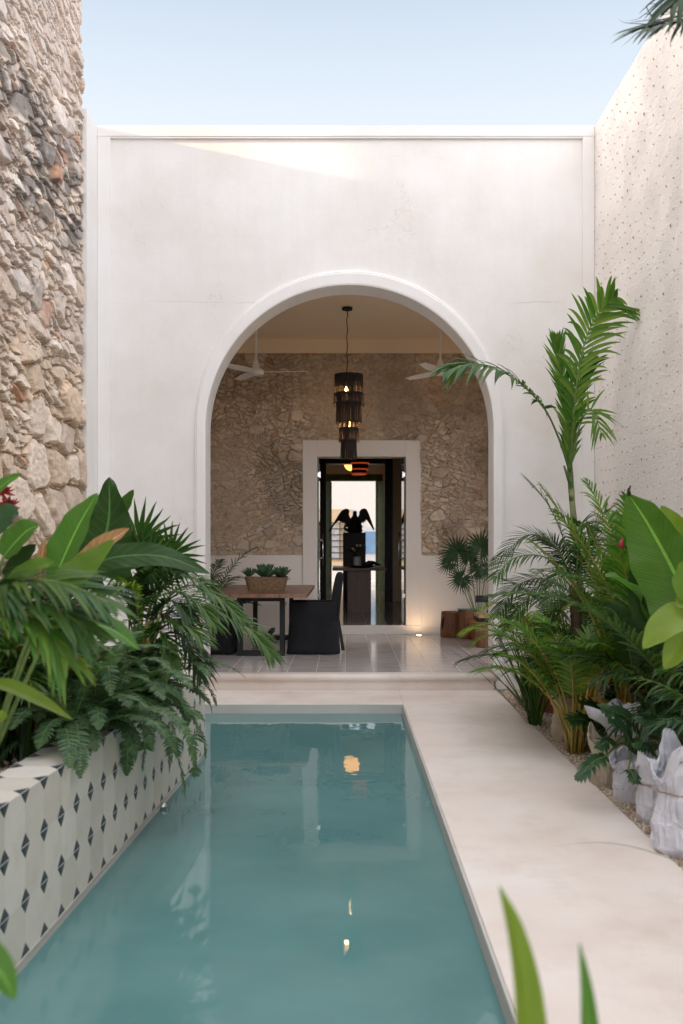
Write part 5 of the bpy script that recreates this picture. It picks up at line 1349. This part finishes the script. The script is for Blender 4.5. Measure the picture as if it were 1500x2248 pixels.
exec(compile(r'''
# ================================================================== LEFT PLANTER
ZS = .47
def sole(name, label, cat, base, leaves, stems=(), group=None, stem='stem_green', sr=.012):
    base = V(base); root = plant(name, label, cat, base, group)
    for i, (pts, W, mat, D, k) in enumerate(leaves):
        m = MB(); P = [at(x, y, D) if len(q) == 2 else at(q[0], q[1], q[2]) for q in pts for x, y in [q[:2]]]
        add_paddle(m, P, W, seed=i, **k); m.build('leaf', mat, root, loc=base)
    m = MB()
    for (x, y, D) in stems:
        a = at(x, y, D); m.tube(catmull([base, base.lerp(a, .6)+V((0, 0, .05)), a], 10), [sr*(1-.5*i/9) for i in range(10)], 7)
    if stems: m.build('stems', stem, root, loc=base)
    return root
Yp = V((0, -1, .25))
D = 4.0
sole('canna_plant', 'canna with broad upright bright leaves in front of the stone wall', 'canna', (-1.50, 4.1, ZS), [
    ([(105, 1310), (140, 1225), (175, 1150), (214, 1083)], .17, 'leaf_canna', D, dict(up=V((-.45, -1, .3)), fold=.3)),
    ([(110, 1300), (180, 1250), (235, 1195), (285, 1160)], .10, 'leaf_dry', D-.05, dict(up=V((.1, -1, .6)), fold=.6)),
    ([(108, 1305), (150, 1275), (200, 1235), (250, 1185)], .12, 'leaf_bright', D-.1, dict(up=V((.1, -1, .5)), fold=.3)),
    ([(120, 1310), (90, 1290), (92, 1230), (100, 1180)], .06, 'leaf_dry', D, dict(up=Yp, fold=.5)),
    ([(190, 1245), (260, 1222), (360, 1222), (462, 1260)], .115, 'leaf_elephant', D+.4, dict(up=V((0, -1, .35)), fold=.15)),
    ], [(105, 1310, D), (120, 1310, D), (190, 1245, D+.3)])
sole('canna_plant', 'canna with smaller paddle leaves by the left edge under the red flower', 'canna', (-1.62, 4.0, ZS), [
    ([(8, 1222), (30, 1195), (60, 1165), (85, 1153)], .12, 'leaf_canna', 3.9, dict(up=V((-.2, -1, .5)))),
    ([(10, 1265), (40, 1240), (62, 1215), (80, 1195)], .09, 'leaf_dark', 3.95, dict(up=V((-.2, -1, .5)))),
    ([(-30, 1170), (0, 1150), (25, 1130), (42, 1128)], .11, 'leaf_blue', 3.7, dict(up=V((-.1, -1, .5)))),
    ([(-40, 1110), (-10, 1080), (20, 1055), (50, 1040)], .05, 'leaf_canna', 3.7, dict(up=V((-.1, -1, .5)))),
    ([(20, 1280), (50, 1260), (90, 1240), (120, 1235)], .08, 'leaf_bright', 3.9, dict(up=V((-.1, -1, .8)))),
    ], [(8, 1222, 3.9), (10, 1265, 3.95), (-30, 1170, 3.7), (-40, 1110, 3.7)])
m = MB(); r = random.Random(8)
for cx, cy in ((8, 1082), (22, 1112)):
    c = at(cx, cy, 4.3)
    for i in range(26):
        d = V((r.uniform(-1, 1), r.uniform(-1, .4), r.uniform(-.4, 1))).normalized(); m.ribbon([c, c+d*.025, c+d*.05], [.006, .014, .002], V((0, -1, .3)))
c = at(8, 1100, 4.3); m.tube([c+V((.01, 0, -.12)), c], .004, 5)
tag(m.build('red_flower', 'flower_red', loc=(c.x, 4.3, ZS)), 'dark red spiky flower against the stone wall at the left edge', 'flower')
sole('elephant_ear', 'elephant ear with one huge dark ribbed leaf behind the bright canna', 'elephant ear', (-1.70, 6.2, ZS), [
    ([(212, 1262), (228, 1195), (240, 1130), (240, 1048)], .48, 'leaf_elephant', 6.0, dict(up=V((-.25, -1, .15)), fold=.10, base_w=1.9, wav=.03)),
    ([(262, 1140), (272, 1115), (282, 1095), (294, 1075)], .085, 'leaf_palm', 6.0, dict(up=V((-.3, -1, .1)), fold=.2)),
    ([(205, 1290), (195, 1250), (185, 1215), (180, 1190)], .18, 'leaf_dark', 6.1, dict(up=V((-.3, -1, .4)), base_w=2.0)),
    ], [(200, 1240, 6.0), (262, 1140, 6.0), (205, 1290, 6.1)])

def fan_palm(name, label, base, leaves, leaf='leaf_dark', seed=1, group=None, stem='stem_green'):
    base = V(base); root = plant(name, label, 'fan palm', base, group); st = MB(); r = random.Random(seed)
    for (x, y, D, rad, axis, nrm) in leaves:
        c = at(x, y, D); st.tube(catmull([base, base.lerp(c, .55)+V((0, 0, .03)), c], 10), .006, 5)
        m = MB(); add_fan(m, c, V(axis), V(nrm), rad, rnd=r); m.build('fan_leaf', leaf, root, loc=base)
    st.build('stems', stem, root, loc=base)
fan_palm('fan_palm', 'dark fan palm with spiky leaves against the white facade, left of the arch', (-1.42, 6.6, ZS), [
    (306, 1195, 6.5, .33, (.25, 0, 1), (0, -1, .1)), (372, 1222, 6.5, .26, (.6, 0, .8), (.1, -1, .2)), (325, 1240, 6.4, .28, (.7, 0, .4), (.1, -1, .6)), (280, 1230, 6.5, .26, (-.5, 0, .8), (-.1, -1, .2)), (345, 1285, 6.4, .24, (.7, -.2, .1), (.1, -.6, 1))], 'leaf_palm', 2)

def arching():
    base = V((-1.38, 6.2, ZS)); root = plant('arching_palm', 'palm with long green fronds arching out in front of the dining table', 'palm', base)
    r = random.Random(77); st = MB()
    spec = [([(330, 1420), (380, 1330), (470, 1340), (545, 1380), (597, 1440)], 6.2, .26, 'leaf_palm'), ([(330, 1420), (365, 1320), (420, 1285), (480, 1312), (532, 1362)], 6.3, .22, 'leaf_palm'),
            ([(325, 1420), (345, 1315), (390, 1268), (432, 1272), (462, 1300)], 6.4, .2, 'leaf_palm'), ([(320, 1420), (330, 1330), (380, 1300), (430, 1320), (470, 1370)], 6.0, .26, 'leaf_palm'),
            ([(310, 1420), (330, 1350), (380, 1360), (420, 1420), (440, 1480)], 6.0, .26, 'leaf_dark'), ([(310, 1420), (300, 1330), (285, 1290), (260, 1290)], 6.0, .2, 'leaf_lime'),
            ([(300, 1420), (310, 1300), (330, 1260), (370, 1240)], 6.4, .24, 'leaf_dark'), ([(320, 1420), (350, 1370), (400, 1370), (440, 1400)], 5.8, .24, 'leaf_palm'), ([(300, 1420), (280, 1350), (250, 1330), (225, 1350)], 5.8, .22, 'leaf_palm'),
            ([(320, 1430), (340, 1390), (365, 1400), (375, 1470)], 5.8, .24, 'leaf_palm'), ([(310, 1400), (320, 1290), (350, 1250), (395, 1255)], 6.6, .22, 'leaf_dark'), ([(330, 1400), (375, 1345), (425, 1335), (465, 1350)], 6.5, .26, 'leaf_dark'),
            ([(300, 1400), (310, 1330), (300, 1290), (275, 1260)], 6.4, .24, 'leaf_dark'), ([(320, 1400), (350, 1340), (380, 1320), (420, 1360)], 5.9, .24, 'leaf_dark'), ([(300, 1400), (290, 1350), (270, 1310), (235, 1300)], 6.2, .24, 'leaf_dark')]
    for pts, D, L, leaf in spec:
        P = [at(x, y, D - .08*i) for i, (x, y) in enumerate(pts)]
        st.tube([base+V((r.uniform(-.06, .06), r.uniform(-.1, .1), 0)), base.lerp(P[0], .6), P[0], catmull(P, 12)[2]], .008, 5)
        m = MB(); add_frond(m, P, 40, L*.82, .0135, t0=.2, a0=56, a1=18, droop=.30, vee=22, rr=.006, rnd=r, up=V((.1, -.35, 1))); m.build('frond', [leaf, 'stem_green'], root, loc=base)
    st.build('stems', 'stem_yellow', root, loc=base)
arching()
areca('thicket_palm', 'dark green palm thicket in the middle of the tiled planter', (-1.85, 5.7, ZS), 24, .95, (35, 85), (.9, 2.2), leaf='leaf_dark', stem='stem_yellow', spread=.14, leaflet=.24, w=.02, pairs=24, seed=51, cane=.3)
areca('thicket_palm', 'mid green palm behind the blurred fronds by the stone wall', (-1.85, 4.9, ZS), 22, .95, (35, 85), (.9, 2.0), leaf='leaf_palm', stem='stem_yellow', spread=.12, leaflet=.24, w=.022, pairs=22, seed=52, cane=.3)

def fern():
    base = V((pline(5.2)-.16, 5.25, ZS+.03)); root = plant('boston_fern', 'feathery fern spilling over the edge of the tiled planter towards the water', 'fern', base)
    r = random.Random(61)
    spec = [([(260, 1560), (300, 1540), (360, 1590), (395, 1680), (407, 1752)], 5.3), ([(270, 1560), (330, 1520), (410, 1560), (445, 1620), (452, 1665)], 5.5), ([(260, 1560), (270, 1560), (280, 1620), (278, 1700)], 4.9), ([(270, 1570), (300, 1560), (318, 1620), (314, 1690)], 5.0),
            ([(265, 1560), (310, 1530), (370, 1570), (380, 1640), (372, 1695)], 5.2), ([(265, 1550), (320, 1510), (390, 1530), (430, 1590), (425, 1690)], 5.4), ([(270, 1560), (340, 1530), (400, 1590), (425, 1650), (430, 1710)], 5.35)]
    fr = []
    for s, D in spec: fr.append([at(x, y, D) for x, y in s])
    for i in range(110):
        a = R(r.uniform(-165, 80)); e = R(r.uniform(25, 86)); fr.append(bend_path(base+V((r.uniform(-.12, .10), r.uniform(-.75, .85), r.uniform(0, .08))), a, e, r.uniform(.42, .78), r.uniform(1.5, 2.9), 8, r.uniform(-.5, .5)))
    for P in fr:
        m = MB(); add_frond(m, P, 46, .060, .0145, t0=.06, a0=82, a1=62, droop=.15, vee=6, rr=.003, rnd=r, seg=4, prof=.55, fold=.1, tipl=.3); m.build('frond', ['leaf_fern', 'stem_green'], root, loc=base)
fern()
strap_clump('sword_leaf_plant', 'clump of dark upright sword leaves in the gravel of the tiled planter', (-1.53, 4.55, ZS), 46, .60, .028, 'leaf_dark', 71, (66, 89), (.05, .45), spread=.10)
strap_clump('sword_leaf_plant', 'looser green sword leaves further back in the tiled planter', (-1.72, 4.3, ZS), 34, .70, .026, 'leaf_palm', 72, (55, 88), (.1, .9), spread=.14)

def near_frond():
    base = V((-1.45, 2.75, ZS)); root = plant('blurred_palm', 'big soft focus palm with wide drooping leaflets at the left edge', 'palm', base); r = random.Random(81)
    st = MB(); D = 2.75
    spec = [([(-120, 1420), (-60, 1340), (20, 1320), (110, 1330), (190, 1380)], .25, 'leaf_palm'), ([(-120, 1420), (-40, 1300), (60, 1275), (150, 1285), (240, 1325)], .21, 'leaf_palm'), ([(-120, 1450), (-60, 1380), (20, 1350), (90, 1370), (140, 1440)], .24, 'leaf_bright'),
            ([(-120, 1430), (-80, 1330), (-30, 1290), (40, 1300)], .22, 'leaf_palm')]
    for pts, L, leaf in spec:
        P = [at(x, y, D+.25-.07*i) for i, (x, y) in enumerate(pts)]
        st.tube(catmull([base, base.lerp(P[0], .5), P[0]], 8), .009, 6)
        m = MB(); add_frond(m, P, 25, L, .018, t0=.12, a0=52, a1=16, droop=.26, vee=12, rr=.007, rnd=r, up=V((0, -.4, 1)), fold=.25, seg=7); m.build('frond', [leaf, 'stem_green'], root, loc=base)
    for pts, w_, leaf in (([(-40, 1500), (20, 1508), (90, 1540), (160, 1580)], .05, 'leaf_lime'), ([(170, 1370), (215, 1372), (260, 1390), (305, 1425)], .075, 'leaf_canna'), ([(120, 1440), (150, 1440), (180, 1452), (202, 1466)], .025, 'leaf_lime'), ([(-40, 1600), (-10, 1580), (10, 1575), (18, 1572)], .05, 'leaf_lime')):
        m = MB(); add_paddle(m, [at(x, y, D+.15) for x, y in pts], w_, up=V((0, -.8, 1)), wav=.01); m.build('leaf', leaf, root, loc=base)
    st.build('stems', 'stem_green', root, loc=base)
near_frond()
areca('thicket_palm', 'low palm with yellow canes behind the sword leaves of the planter', (-1.56, 5.05, ZS), 18, .72, (50, 86), (.9, 2.2), leaf='leaf_palm', stem='stem_yellow', spread=.09, leaflet=.20, w=.022, pairs=20, seed=53, cane=.45)
sole('corner_leaf_plant', 'plant showing a single leaf in the lower left corner close to the lens', 'plant', (-.62, 1.28, 0.0), [([(-60, 2080), (-30, 2105), (5, 2140), (34, 2195)], .052, 'leaf_canna', 1.35, dict(up=V((.3, -1, .6)), wav=.01, base_w=.9))], [(-60, 2080, 1.35)], sr=.003)
uplight('planter_spotlight', at(62, 1636, 4.80), 'small orange glowing spotlight in the gravel of the tiled planter', .10, (1, .5, .2), at(110, 1480, 5.2), 80, 'spot_glow')
m = MB(); r = random.Random(2)
for i in range(4):
    x = 76+i*6; m.tube([at(x, 1622, 5.0), at(x+r.uniform(-6, 8), 1560, 5.0), at(x+r.uniform(-8, 10), 1470, 5.0)], .005, 5)
o = m.build('cane_stakes', 'yellow_tie', loc=at(80, 1625, 5.0)); tag(o, 'bunch of thin yellow canes sticking up from the planter gravel', 'canes')

# ------------------------------------------------------------------ plants inside the terrace room
c = V((1.80, 13.45, ZT))
m = MB(); m.lathe([(.10, 0), (.13, .22), (.145, .24), (.145, .27), (.125, .27), (.12, .2)], 28, c); tag(m.build('round_pot', 'terracotta', loc=c), 'round terracotta pot behind the log stools', 'pot')
Dq = 13.4
fan_palm('lady_palm', 'indoor fan palm with star shaped leaves rising behind the log stools', c+V((0, 0, .22)), [
    (1004, 1211, Dq, .27, (-.35, 0, .9), (.1, -1, -.5)), (1056, 1202, Dq, .30, (.3, 0, 1), (-.1, -1, -.5)), (986, 1236, Dq, .20, (-.9, 0, -.1), (0, -1, .3)), (1014, 1270, Dq-.2, .22, (-.5, 0, -.6), (0, -1, .25)), (1046, 1254, Dq, .18, (.5, 0, .4), (0, -1, .2)), (1030, 1225, Dq+.1, .22, (.1, 0, .8), (0, -1, .3)), (1068, 1250, Dq, .2, (.8, 0, -.3), (0, -1, .4))], 'leaf_dark', 5)
areca('indoor_palm', 'small palm inside the room showing beside the left arch jamb', (-1.85, 12.9, ZT), 14, 1.35, (50, 82), (.7, 1.8), leaf='leaf_palm', stem='stem_green', leaflet=.24, w=.018, pairs=24, seed=91, cane=.4)
''', 'leftbed', 'exec'))
